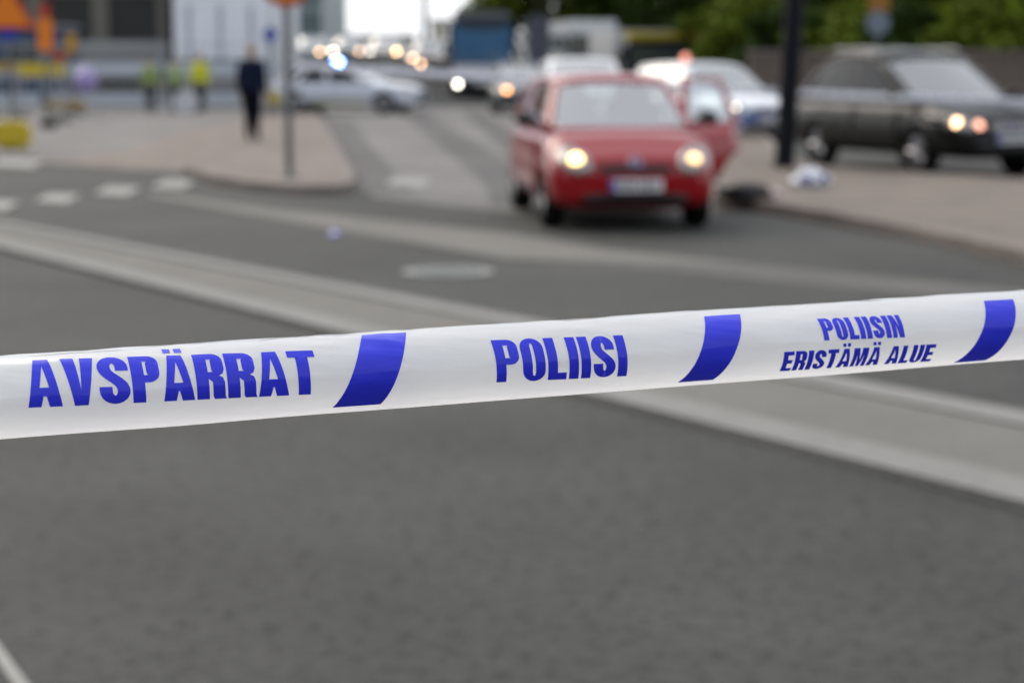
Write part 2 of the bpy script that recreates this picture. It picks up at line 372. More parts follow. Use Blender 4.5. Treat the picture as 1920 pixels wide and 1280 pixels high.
HALOGEN = lamp_mat('halogen_bulb', (1, .56, .16), 4.6); HALOGEN_DIM = lamp_mat('halogen_bulb_dim', (1, .50, .15), 2.0)
WARM = lamp_mat('warm_lamp', (1, .55, .24), 26); WARM_DIM = lamp_mat('warm_lamp_dim', (1, .55, .26), 10); COOL = lamp_mat('white_lamp', (1, .93, .78), 24); COOL_DIM = lamp_mat('white_lamp_dim', (1, .93, .80), 5); SUVL = lamp_mat('suv_lamp', (1, .56, .26), 5); SUVD = lamp_mat('suv_lamp_dim', (1, .35, .18), 1.6); LORRY = lamp_mat('lorry_lamp', (1, .96, .80), 9); SILL = lamp_mat('patrol_lamp', (1, .92, .66), 5)
QWARM = lamp_mat('queue_warm', (1, .58, .26), 19); QWDIM = lamp_mat('queue_warm_dim', (1, .58, .32), 8.5); QCOOL = lamp_mat('queue_white', (1, .88, .70), 19); QCDIM = lamp_mat('queue_white_dim', (1, .97, .86), 7)
BLUEL = lamp_mat('blue_flash_lamp', (.15, .30, 1), 30); AMBER = lamp_mat('amber_lamp', (1, .36, .07), 6); REDL = lamp_mat('orange_red_lamp', (1, .12, .01), .9)
RED = paint('red_car_paint', (.25, .0012, .006), .3, .8)
RED_S = dict(name='hatchback_car', L=3.70, W=1.65, H=1.47, belt=.95, hood=.80, nose=1.1, wsb=.98, rsb=-1.72, rf=.30, rr=-1.45, tumble=.69, wr=.285, axles=(-1.19, 1.18), clear=.20, tail=.12,
    pillars=((0, .07), (.44, .50), (.80, .86), (.96, 1)), doors=[(-.18, .86), (-1.12, -.20)], open_door=dict(bay=1, angle=54), lampz=.675, lampy=.69, lamp=(.165, .112), lamprot=.5, full=True,
    on=[(HALOGEN, .066, .01), (HALOGEN_DIM, .062, 0)], grille=(.60, .36, .038), embz=.055, intake=(.315, .52, .055), platez=.445)
red_loc = (0.952, 20.6, 0)
red, red_bvh = make_car(RED_S, 'red five-door hatchback with lit headlights and an open rear door', 'car', red_loc, 6.8, RED)

BLACK = paint('dark_metallic_paint', (.007, .007, .0065), .3, .2, .0)
SUV_S = dict(name='suv_car', L=4.53, W=1.80, H=1.72, belt=1.03, hood=.91, nose=1.2, wsb=1.12, rsb=-2.12, rf=.10, rr=-1.50, rdrop=.20, fdrop=.10, crown=.075, blackpillar=True, tumble=.81, wr=.345, axles=(-1.33, 1.30), clear=.27, tail=.12,
    pillars=((0, .09), (.38, .43), (.68, .73), (.90, 1)), doors=[(-.30, .86), (-1.22, -.32)], lampz=.765, lampy=.84, lamp=(.20, .09), lamprot=.22, lamppw=3, full=True, steer=0,
    on=[(SUVL, .06, -.02), (SUVD, .02, 0)], indicators=[(-.50, .74, .06, .05, SUVD)], grille=(.70, .34, .06), embz=0, barmat=CHROME, intake=(.44, .55, .07), platez=.55, glass=glass('suv_glass', (.28, .42, .52), 3.4), sglass=TINT, rails=mat('rail_grey', (.3, .3, .3), .4, .6), mirmat=BLACK)
suv, _ = make_car(SUV_S, 'dark metallic SUV with one lit headlight beside the paved island', 'car', (5.86, 28.9, 0), 22, BLACK)

WHITE = paint('white_car_paint', (.72, .73, .74), .3); POLBLUE = mat('police_blue', (.02, .05, .36), .35, coat=.8); POLYEL = mat('police_yellow', (.55, .62, .06), .4)
SED = dict(L=4.5, W=1.80, H=1.47, belt=.93, hood=.80, wsb=.90, rsb=-1.95, rf=.10, rr=-1.25, tumble=.70, wr=.315, axles=(-1.32, 1.32), clear=.20, tail=.16,
    pillars=((0, .07), (.42, .47), (.78, .83), (.95, 1)), doors=[(-.25, .80), (-1.15, -.27)], lampz=.68, lampy=.72, lamp=(.20, .09), lamprot=.2, lamppw=3, grille=(.60, .36, .06), intake=(.34, .5, .06), platez=.45)
POL_S = dict(SED, name='police_car', H=1.38, belt=.90, full=True, strip=(.50, .60, mat('police_pale_blue', (.08, .14, .40), .4)), doors=[(-.25, .80), (-1.15, -.27)], sglass=TINT, mirmat=WHITE)
pol, pb = make_car(POL_S, 'white police car with blue side stripe and flashing blue roof lamp', 'car', (-4.72, 58.2, 0), 76, paint('police_body', (.50, .53, .60), .3))
lb = MB().box((-.25, 0, 1.395), (.22, 1.10, .05), bev=.02).build('light_bar', DARK, pol)
MB().box((-.25, .35, 1.45), (.17, .42, .09), bev=.03).build('beacon_cover', mat('blue_cover', (.03, .08, .5), .15, coat=1), lb)
MB().box((-.25, -.33, 1.45), (.17, .42, .09), bev=.03).build('beacon_cover', MATS['blue_cover'], lb); MB().ball((-.25, -.34, 1.46), (.12, .17, .08), 12).build('flash_lamp', BLUEL, lb)
proj_patch('bonnet_stripe', pb, *grid_uv(-.55, .55, .735, .765, 8, 2), 'F', POLBLUE, pol, .01)
for f in ('L', 'S'): proj_patch('sill_stripe', pb, *grid_uv(-.85, .8, .30, .40, 10, 1), f, POLYEL, pol, .014)

SIL = paint('silver_white_paint', (.62, .64, .68), .3)
SILB = mat('blue_band', (.04, .08, .28), .35, coat=.8)
SIL_S = dict(SED, name='estate_car', H=1.52, full=True, strip=(.30, .62, SILB), on=[(COOL_DIM, .03, 0), (SILL, .07, 0)], rsb=-2.1, rr=-1.8)
sil, sb = make_car(SIL_S, 'white patrol car with blue lower sides behind the red hatchback', 'car', (3.98, 40.4, 0), 24, SIL)
proj_patch('bumper_band', sb, *grid_uv(-.74, .74, .34, .60, 10, 3), 'F', SILB, sil, .004)
VAN_S = dict(name='minivan_car', L=4.5, W=1.80, H=1.61, belt=1.02, hood=.98, wsb=1.35, rsb=-2.25, rf=.62, rr=-2.1, tumble=.80, wr=.33, axles=(-1.45, 1.5), clear=.22, tail=.1,
    pillars=((0, .06), (.33, .38), (.66, .70), (.95, 1)), doors=[(-.1, 1.1), (-1.2, -.12)], lampz=.86, lampy=.76, lamp=(.19, .11), lamprot=.3, grille=(.74, .36, .07), intake=(.36, .5, .06), platez=.5, mirmat=WHITE, glass=glass('van_glass', (.6, .66, .68), 5.5))
make_car(VAN_S, 'white minivan parked behind the red hatchback', 'car', (1.52, 44.8, 0), 2, WHITE)
DKG = paint('dark_grey_paint', (.05, .055, .06), .35)
make_car(dict(SED, name='saloon_car', H=1.45, lampy=.62, on=[(AMBER, .075, 0), None]), 'dark grey saloon car with one amber lamp lit, behind the red hatchback', 'car', (.30, 58.5, 0), 3, DKG)
# queue on the climbing road
QX = lambda px, Y: (px - 960) / F * Y
QC = [(578.5, 100, (QCDIM, .06, 0), (QWARM, .056, 0), 'pale blue-grey', (.32, .36, .40), []), (652, 100, (QCOOL, .066, 0), (QWDIM, .066, 0), 'dark green', (.06, .09, .08), []),
      (721, 97.5, (QCDIM, .06, 0), (QWARM, .072, 0), 'beige', (.40, .36, .30), []), (804, 86, (QWDIM, .075, 0), None, 'brown', (.12, .08, .06), [(-.30, .46, .065, .065, QWDIM)])]
for i, (px, y, l1, l2, nm, c, ind) in enumerate(QC):
    S = dict(SED, name='queuing_car', on=[l1, l2], lampy=.70, indicators=ind); yf = y - 2.2
    make_car(S, f'{nm} car with lit headlights queuing on the climbing road', 'car', (QX(px, yf), y, rise(y)), 0, paint('queue_paint_%d' % i, c), 'cars queuing on the far road')
#TRUCKS
# ------------------------------------------------------------------ lorries and bus
def big_vehicle(name, label, cat, loc, theta, W, H, L, cab_m, top_m, glass_m, win, lamps, roofm=None, lampz=.75, trailer=None, rnd=.14):
    """win = (z0, z1) of the windscreen; front faces local +x, origin below the front axle"""
    root = empty(name, loc, R_(theta) - math.pi / 2); tag(root, label, cat); w = W / 2
    zb = .38; cl = 2.2 if trailer else L
    shade_auto(MB().box((.9 - cl / 2, 0, (zb + H) / 2), (cl, W, H - zb), bev=rnd).build('cab_body' if trailer else 'body', cab_m, root), 40)
    q = MB(); z0, z1 = win
    ws = MB().box((.905, 0, (z0 + z1) / 2), (.03, W * .90, z1 - z0), bev=.012).build('windscreen', glass_m, root)
    MB().tube([(.93, -.1, z0 + .03), (.935, -w * .6, z0 + .35)], .012, 6).build('wiper', DARK, ws); MB().tube([(.93, .5, z0 + .03), (.935, .1, z0 + .35)], .012, 6).build('wiper', DARK, ws)
    for sg in (-1, 1):
        if trailer: MB().box((.25, sg * (w + .004), (z0 + z1) / 2), (.8, .02, (z1 - z0) * .8), bev=.008).build('side_window', glass_m, root)
        else:
            for k in range(6): MB().box((.1 - k * 1.5, sg * (w + .004), (z0 + z1) / 2 + .1), (1.36, .02, (z1 - z0) * .7), bev=.008).build('side_window', glass_m, root)
        MB().box((.95, sg * (w + .14), z0 + .45), (.12, .16, .5), bev=.03).tube([(.8, sg * w, z0 + .8), (.95, sg * (w + .12), z0 + .65)], .02, 6).build('mirror', DARK, root)
        hx_ = 1.005 if lampz < .66 else .91
        hl = MB().box((hx_, sg * w * .76, lampz), (.05, .34, .2), bev=.03).build('headlight', HOUS, root)
        e = lamps[0 if sg < 0 else 1]
        if e: MB().ball((hx_ + .025, sg * w * .76, lampz), (.03, e[1], e[1]), 14).build('bulb', e[0], hl, True)
    g = MB().box((.903, 0, (lampz + z0) / 2 + .08), (.03, W * .62, (z0 - lampz) * .62), bev=.01).build('grille', DARK, root)
    for k in range(4): MB().box((.923, 0, (lampz + z0) / 2 + .08 + (k - 1.5) * (z0 - lampz) * .14), (.02, W * .58, .03)).build('grille_bar', cab_m, g)
    MB().box((.93, 0, .48), (.18, W * .98, .34), bev=.05).build('bumper', DARK, root)
    MB().box((1.03, 0, .50), (.012, .5, .115)).build('licence_plate', PLATE, root)
    for ax in ([0, -3.6] if trailer else [-1.2, -6.4]):
        for sg in (-1, 1): add_wheel(root, ax, sg * (w - .16), .48)
    if roofm: shade_auto(MB().box((.35, 0, H + .14), (1.0, W * .92, .32), bev=.1).build('roof_visor', roofm, root))
    if trailer:
        th, tm = trailer
        shade_auto(MB().box((-3.9, 0, .95 + th / 2), (5.0, W, th), bev=.04).build('cargo_box', tm, root)); MB().box((-2.6, 0, .72), (6.4, .9, .25)).build('chassis', DARK, root)
    return root
TRB = paint('truck_blue', (.035, .11, .27), .35); TRG = glass('truck_glass', (.05, .10, .17), .5)
bus = big_vehicle('bus', 'dark blue bus with a large blue windscreen and one lit headlamp', 'bus', (-1.12, 73.5, rise(73.5)), 2, 2.3, 2.75, 10, paint('bus_navy', (.02, .035, .06), .35), None, mat('blue_windscreen', (.035, .12, .24), .10, coat=1), (1.22, 2.55), [(LORRY, .07), None], mat('visor_grey', (.10, .11, .13), .5), .46)
MB().box((.925, 0, .98), (.04, 2.1, .34), bev=.015).build('lower_panel', mat('bus_pale', (.55, .55, .60), .5), bus); MB().box((.925, 0, 2.48), (.02, 1.6, .14), bev=.005).build('destination_display', DARK, bus)
BUSW = paint('bus_white', (.55, .57, .58), .35)
big_vehicle('coach', 'white coach with rounded roof standing in front of the trees', 'coach', (3.25, 82, rise(82)), 10, 2.5, 2.45, 10, BUSW, None, mat('coach_windscreen', (.06, .075, .07), .1, coat=1), (1.0, 1.85), [None, None], None, .7, rnd=.35)
big_vehicle('tipper_lorry', 'dark lorry with a yellow upper load board beside the coach', 'lorry', (4.98, 72, rise(72)), 8, 2.2, 2.05, 7, paint('night_blue', (.012, .016, .03), .4), None, mat('coach_windscreen'), (1.15, 1.8), [None, None], mat('load_yellow', (.42, .34, .02), .6), .7, (1.5, mat('tarp_slate')))

# ------------------------------------------------------------------ ground, road, islands
def road_mat(name, c, var=.25, fine=.35, rough=.8, patch=(.5, .30)):
    m = bpy.data.materials.new(name); m.use_nodes = True; n = m.node_tree; b = n.nodes['Principled BSDF']; b.inputs['Roughness'].default_value = rough; b.inputs['Specular IOR Level'].default_value = .2
    tc = n.nodes.new('ShaderNodeTexCoord')
    def nz(s, d, lo, hi, r=.6):
        t = n.nodes.new('ShaderNodeTexNoise'); t.inputs['Scale'].default_value = s; t.inputs['Detail'].default_value = d; t.inputs['Roughness'].default_value = r
        q = n.nodes.new('ShaderNodeMapRange'); q.inputs[1].default_value = .28; q.inputs[2].default_value = .72; q.inputs[3].default_value = lo; q.inputs[4].default_value = hi
        n.links.new(tc.outputs['Object'], t.inputs['Vector']); n.links.new(t.outputs[0], q.inputs[0]); return q.outputs[0], t.outputs[0], q
    a, _, _ = nz(patch[0], 4, 1 - patch[1], 1 + patch[1]); f, fh, _ = nz(70, 3, 1 - fine, 1 + fine); g, _, gq = nz(15, 5, 1 - var, 1.06, .7); gq.inputs[1].default_value = .34; gq.inputs[2].default_value = .52
    m1 = n.nodes.new('ShaderNodeMath'); m1.operation = 'MULTIPLY'; m2 = n.nodes.new('ShaderNodeMath'); m2.operation = 'MULTIPLY'
    n.links.new(a, m1.inputs[0]); n.links.new(f, m1.inputs[1]); n.links.new(m1.outputs[0], m2.inputs[0]); n.links.new(g, m2.inputs[1])
    mx = n.nodes.new('ShaderNodeMix'); mx.data_type = 'RGBA'; mx.blend_type = 'MULTIPLY'; mx.inputs[0].default_value = 1; mx.inputs[6].default_value = (*c, 1)
    n.links.new(m2.outputs[0], mx.inputs[7]); n.links.new(mx.outputs[2], b.inputs['Base Color'])
    bp = n.nodes.new('ShaderNodeBump'); bp.inputs['Strength'].default_value = .5; bp.inputs['Distance'].default_value = .006; n.links.new(fh, bp.inputs['Height']); n.links.new(bp.outputs[0], b.inputs['Normal'])
    MATS[name] = m; return m
def paving_mat(name, c1, c2, mortar, sc=5.0):
    m = bpy.data.materials.new(name); m.use_nodes = True; n = m.node_tree; b = n.nodes['Principled BSDF']; b.inputs['Roughness'].default_value = .85
    tc = n.nodes.new('ShaderNodeTexCoord'); br = n.nodes.new('ShaderNodeTexBrick'); br.inputs['Scale'].default_value = sc
    br.inputs['Color1'].default_value = (*c1, 1); br.inputs['Color2'].default_value = (*c2, 1); br.inputs['Mortar'].default_value = (*mortar, 1); br.inputs['Mortar Size'].default_value = .03
    nz = n.nodes.new('ShaderNodeTexNoise'); nz.inputs['Scale'].default_value = 1.6; nz.inputs['Detail'].default_value = 6
    q = n.nodes.new('ShaderNodeMapRange'); q.inputs[1].default_value = .3; q.inputs[2].default_value = .7; q.inputs[3].default_value = .72; q.inputs[4].default_value = 1.2
    mx = n.nodes.new('ShaderNodeMix'); mx.data_type = 'RGBA'; mx.blend_type = 'MULTIPLY'; mx.inputs[0].default_value = 1
    n.links.new(tc.outputs['Object'], br.inputs['Vector']); n.links.new(tc.outputs['Object'], nz.inputs['Vector']); n.links.new(nz.outputs[0], q.inputs[0]); n.links.new(br.outputs[0], mx.inputs[6]); n.links.new(q.outputs[0], mx.inputs[7]); n.links.new(mx.outputs[2], b.inputs['Base Color'])
    bp = n.nodes.new('ShaderNodeBump'); bp.inputs['Strength'].default_value = .6; bp.inputs['Distance'].default_value = .01; bp.invert = True; n.links.new(br.outputs['Fac'], bp.inputs['Height']); n.links.new(bp.outputs[0], b.inputs['Normal'])
    MATS[name] = m; return m
ASPH = road_mat('asphalt', (.047, .0475, .0440), .62, .4)
ASPH2 = road_mat('asphalt_pale', (.148, .14, .135), .15, .3); TYRED = road_mat('asphalt_worn', (.085, .082, .08), .15, .3)
CONC = road_mat('concrete', (.138, .132, .118), .10, .12, .8, (1.2, .10)); STONE = road_mat('edge_stone', (.185, .182, .17), .08, .12, .7, (2, .08))
PAVE = paving_mat('paving_pink', (.185, .142, .115), (.152, .12, .10), (.13, .11, .10)); PAVE2 = paving_mat('paving_tan', (.178, .138, .108), (.132, .106, .086), (.10, .085, .075), 7)
KERB = road_mat('kerb_granite', (.17, .145, .13), .15, .2, .8)
WPAINT = mat('road_paint', (.175, .172, .157), .6, var=.18, vs=12)
ys = [-30, 0, 20, 40, 60, 65] + [66 + k * 3 for k in range(1, 26)] + [160, 250, 500, 1000, 1800]
vs = []; fs = []
for i, y in enumerate(ys): vs += [(-900, y, rise(y)), (900, y, rise(y))]
for i in range(len(ys) - 1): fs.append((2 * i, 2 * i + 1, 2 * i + 3, 2 * i + 2))
tag(mk('ground', vs, fs, ASPH), kind='structure')
def sheet(name, pxs, z, m, zz=0):
    P = [G(x, y, zz) for x, y in pxs]; o = mk(name, [(p.x, p.y, z) for p in P], [tuple(range(len(P)))], m)
    bm = bmesh.new(); bm.from_mesh(o.data); bmesh.ops.recalc_face_normals(bm, faces=bm.faces)
    for f in bm.faces:
        if f.normal.z < 0: f.normal_flip()
    bmesh.ops.triangulate(bm, faces=bm.faces); bm.to_mesh(o.data); bm.free(); return tag(o, kind='structure')
def line_sheet(name, a0, a1, b0, b1, z0, z1, m, ext=2.0):
    """slab between two straight ground lines a0-a1 and b0-b1, lengthened past both ends"""
    A0, A1, B0, B1 = G(*a0), G(*a1), G(*b0), G(*b1); da = (A1 - A0).normalized(); db = (B1 - B0).normalized()
    P = [A0 - da * 25, A1 + da * 4, B1 + db * 4, B0 - db * 25]
    poly = [(p.x, p.y) for p in P]
    ar = sum(poly[i][0] * poly[(i + 1) % 4][1] - poly[(i + 1) % 4][0] * poly[i][1] for i in range(4))
    if ar < 0: poly.reverse()
    o = MB().prism(poly, z0, z1).build(name, m); return tag(o, kind='structure')
# concrete separator with edge stones, across the foreground
line_sheet('concrete_band', (0, 426), (1920, 812), (0, 456), (1920, 909), -.05, .026, CONC)
line_sheet('edge_stone_far', (0, 419), (1920, 783), (0, 426.5), (1920, 810.5), -.05, .034, STONE)
line_sheet('edge_stone_near', (0, 457), (1920, 911), (0, 470), (1920, 956), -.05, .034, STONE)
sheet('concrete_strip', [(280, 361), (500, 391), (950, 437), (1120, 466), (1420, 499), (1120, 489), (950, 486), (500, 408), (280, 367)], .004, CONC)
sheet('worn_strip', [(1000, 448), (1200, 474), (1760, 528), (2200, 572), (2200, 606), (1760, 556), (1200, 503), (1000, 488)], .0015, road_mat('worn_concrete', (.088, .085, .08), .12, .15, .8, (1.2, .12)))
sheet('road_lane', [(600, 190), (668, 330), (700, 372), (960, 398), (1340, 400), (1340, 300), (1200, 200)], .004, ASPH2)
sheet('left_lane', [(-400, 205), (-400, 296), (60, 296), (230, 318), (344, 322), (380, 290), (440, 230), (460, 205)], .004, ASPH2)
def strip(name, pts, w, z, m):
    P = [G(*p) for p in pts]; vs = []; fs = []
    Q = []
    for i in range(len(P) - 1):
        for k in range(8):
            t = k / 8; p0, p1, p2, p3 = P[max(i - 1, 0)], P[i], P[i + 1], P[min(i + 2, len(P) - 1)]
            Q.append(.5 * ((2 * p1) + (p2 - p0) * t + (2 * p0 - 5 * p1 + 4 * p2 - p3) * t * t + (3 * p1 - p0 - 3 * p2 + p3) * t ** 3))
    Q.append(P[-1])
    for i, p in enumerate(Q):
        d = (Q[min(i + 1, len(Q) - 1)] - Q[max(i - 1, 0)]).normalized(); nrm = Vector((-d.y, d.x, 0)); wd = w(i / (len(Q) - 1)) if callable(w) else w
        for s in (-.5, .5): vs.append((p.x + nrm.x * wd * s, p.y + nrm.y * wd * s, z))
    for i in range(len(Q) - 1): fs.append((2 * i, 2 * i + 1, 2 * i + 3, 2 * i + 2))
    return tag(mk(name, vs, fs, m), kind='structure')
strip('tyre_track', [(628, 225), (655, 275), (690, 330), (715, 362)], .8, .008, TYRED)
strip('tyre_track', [(770, 208), (820, 245), (900, 300), (960, 345), (985, 385)], .75, .008, TYRED)
strip('tyre_track', [(880, 208), (930, 245), (985, 290)], .6, .008, TYRED)
sheet('cycle_path', [(40, 303), (230, 285), (345, 245), (440, 232), (385, 290), (342, 324), (200, 314)], .008, PAVE)
# painted marks
def mark(x0, x1, y, dy, name='road_mark', sk=14):
    return sheet(name, [(x0 + sk, y - dy), (x1 + sk, y - dy + 2), (x1 - sk, y + dy + 2), (x0 - sk, y + dy - 2)], .012, WPAINT)
for (x0, x1, y) in ((296, 356, 346), (188, 252, 359), (78, 138, 373), (-28, 24, 386)): mark(x0, x1, y, 8)
mark(-10, 72, 307, 7, sk=10); mark(730, 800, 343, 8, sk=6)
tag(sheet('lane_line', [(-40, 1190), (-15, 1190), (66, 1300), (34, 1300)], .006, WPAINT), kind='structure')
# islands: a kerb ring with paving inside, standing 0.12 m high
def island(name, pxs, m, h=.12, kw=.16):
    P = [Vector((p.x, p.y)) for p in (G(x, y) for x, y in pxs)]
    ar = sum(P[i].x * P[(i + 1) % len(P)].y - P[(i + 1) % len(P)].x * P[i].y for i in range(len(P)))
    if ar < 0: P.reverse()
    n = len(P); I = []
    for i in range(n):
        a = (P[i] - P[i - 1]).normalized(); b = (P[(i + 1) % n] - P[i]).normalized(); na, nb = Vector((-a.y, a.x)), Vector((-b.y, b.x)); q = (na + nb).normalized()
        I.append(P[i] + q * kw / max(.5, q.dot(na)))
    vs = [(p.x, p.y, -.02) for p in P] + [(p.x, p.y, h - .015) for p in P] + [(p.x + (q - p).x * .1, p.y + (q - p).y * .1, h) for p, q in zip(P, I)] + [(q.x, q.y, h) for q in I] + [(q.x, q.y, h - .03) for q in I]
    fs = [(k * n + i, k * n + (i + 1) % n, (k + 1) * n + (i + 1) % n, (k + 1) * n + i) for k in range(4) for i in range(n)]
    o = tag(mk(name + '_kerb', vs, fs, KERB), kind='structure')
    t = mk(name + '_paving', [(q.x, q.y, h - .004) for q in I], [tuple(range(n))], m)
    bm = bmesh.new(); bm.from_mesh(t.data); bmesh.ops.triangulate(bm, faces=bm.faces); bm.to_mesh(t.data); bm.free(); tag(t, kind='structure')
island('median', [(345, 328), (395, 345), (470, 358), (560, 366), (630, 366), (668, 358), (664, 336), (640, 292), (612, 246), (598, 222), (450, 222), (432, 246), (385, 295)], PAVE)
island('refuge', [(1338, 385), (1440, 400), (1560, 420), (1700, 447), (1800, 468), (1920, 497), (2200, 570), (2300, 420), (1960, 356), (1700, 338), (1560, 330), (1500, 318), (1465, 292), (1440, 264), (1330, 264), (1325, 330)], PAVE2)
# manhole
c = G(840, 511); mh = empty('manhole_cover', (c.x, c.y, 0)); tag(mh, 'round pale iron manhole cover set in the asphalt between the concrete bands', 'manhole')
IRON = mat('worn_iron', (.21, .21, .205), .45, .5, var=.2, vs=20)
MB().lathe([(.36, -.02), (.36, .012), (.30, .012), (.30, -.02)], n=40).build('frame_ring', mat('manhole_frame', (.17, .17, .165), .6, .3), mh)
q = MB().lathe([(.295, -.02), (.295, .010), (.001, .010)], n=40)
q.build('lid', IRON, mh)
rb = MB()
for k in range(-3, 4): L_ = math.sqrt(max(0, .26 ** 2 - (k * .075) ** 2)); rb.box((0, k * .075, .013), (2 * L_, .03, .006))
rb.build('lid_ribs', IRON, mh)
# ------------------------------------------------------------------ cordon tapes
TAPEW = None
def tape_mat(name, c, tr=.18, rough=.22, coat=1.0):
    m = bpy.data.materials.new(name); m.use_nodes = True; n = m.node_tree; b = n.nodes['Principled BSDF']
    b.inputs['Base Color'].default_value = (*c, 1); b.inputs['Roughness'].default_value = rough; b.inputs['Coat Weight'].default_value = coat; b.inputs['Coat Roughness'].default_value = .08; b.inputs['Coat IOR'].default_value = 1.65; b.inputs['Specular IOR Level'].default_value = .5 * coat
    tc = n.nodes.new('ShaderNodeTexCoord'); mp = n.nodes.new('ShaderNodeMapping'); mp.inputs['Rotation'].default_value = (0, 0, -.334); mp.inputs['Scale'].default_value = (1.6, 46, 46)
    nz = n.nodes.new('ShaderNodeTexNoise'); nz.inputs['Scale'].default_value = 1.5; nz.inputs['Detail'].default_value = 3
    bp = n.nodes.new('ShaderNodeBump'); bp.inputs['Strength'].default_value = .40; bp.inputs['Distance'].default_value = .004
    n.links.new(tc.outputs['Object'], mp.inputs[0]); n.links.new(mp.outputs[0], nz.inputs[0]); n.links.new(nz.outputs[0], bp.inputs['Height']); n.links.new(bp.outputs[0], b.inputs['Normal'])
    tl = n.nodes.new('ShaderNodeBsdfTranslucent'); tl.inputs[0].default_value = (*c, 1); mx = n.nodes.new('ShaderNodeMixShader'); mx.inputs[0].default_value = tr
    o = n.nodes['Material Output']; n.links.new(b.outputs[0], mx.inputs[1]); n.links.new(tl.outputs[0], mx.inputs[2]); n.links.new(mx.outputs[0], o.inputs[0])
    MATS[name] = m; return m
TAPEW = tape_mat('tape_white', (.965, .97, .98), .55); TAPEB = tape_mat('tape_blue', (.036, .046, .72), .26, .3, .25)
RT = .028; TL = Vector((-0.34684, 1.32952, 1.42004)); TR = Vector((0.41354, 1.59357, 1.43424))
T_ = (TR - TL).normalized(); N_ = T_.cross(Vector((0, 0, 1))).normalized()
if N_.y > 0: N_ = -N_
B_ = N_.cross(T_)
if B_.z < 0: B_ = -B_
U0, U1 = -2.1, 3.0
def tape_pt(u, psi, off=0.0):
    """psi: angle round the curled tape in degrees, 0 faces the camera side"""
    e = max(0, max(-.45 - u, u - 1.3)); r = RT * max(.35, 1 - e * .5)
    k = .0006 * noise.noise(Vector((u * 9, psi * .02, 0))) + .00025 * noise.noise(Vector((u * 26, psi * .05, 4))) * max(0, min(1, (psi + 40) / 40))
    if psi > 55: k -= .0009 * max(0, noise.noise(Vector((u * 22, psi * .05, 9)))) * (psi - 55) / 30
    if psi > 30: k += .0011 * noise.noise(Vector((u * 55, psi * .035, 2))) * math.exp(-((u - .27) / .05) ** 2) * min(1, (psi - 30) / 30) + .0004 * noise.noise(Vector((u * 40, psi * .04, 7))) * min(1, (psi - 30) / 30)
    r += k + off; a = R_(psi)
    return TL + T_ * u + N_ * (r * 1.45 * math.cos(a) - .27 * RT) + B_ * (r * math.sin(a))
vs = []; fs = []; nu = 1500; npsi = 64
for i in range(nu + 1):
    t = i / nu; u = U0 + (U1 - U0) * t
    for j in range(npsi + 1):
        lo, hi = -79 + 3 * math.sin(u * 5), 112 + 3 * math.sin(u * 4 + 1)
        vs.append(tape_pt(u, lo + (hi - lo) * j / npsi))
for i in range(nu):
    for j in range(npsi): a = i * (npsi + 1) + j; fs.append((a, a + npsi + 1, a + npsi + 2, a + 1))
tape = mk('cordon_tape', vs, fs, TAPEW, None, True)
tag(tape, 'white plastic cordon tape in sharp focus with blue lettering and slanted blue bars', 'barrier tape')
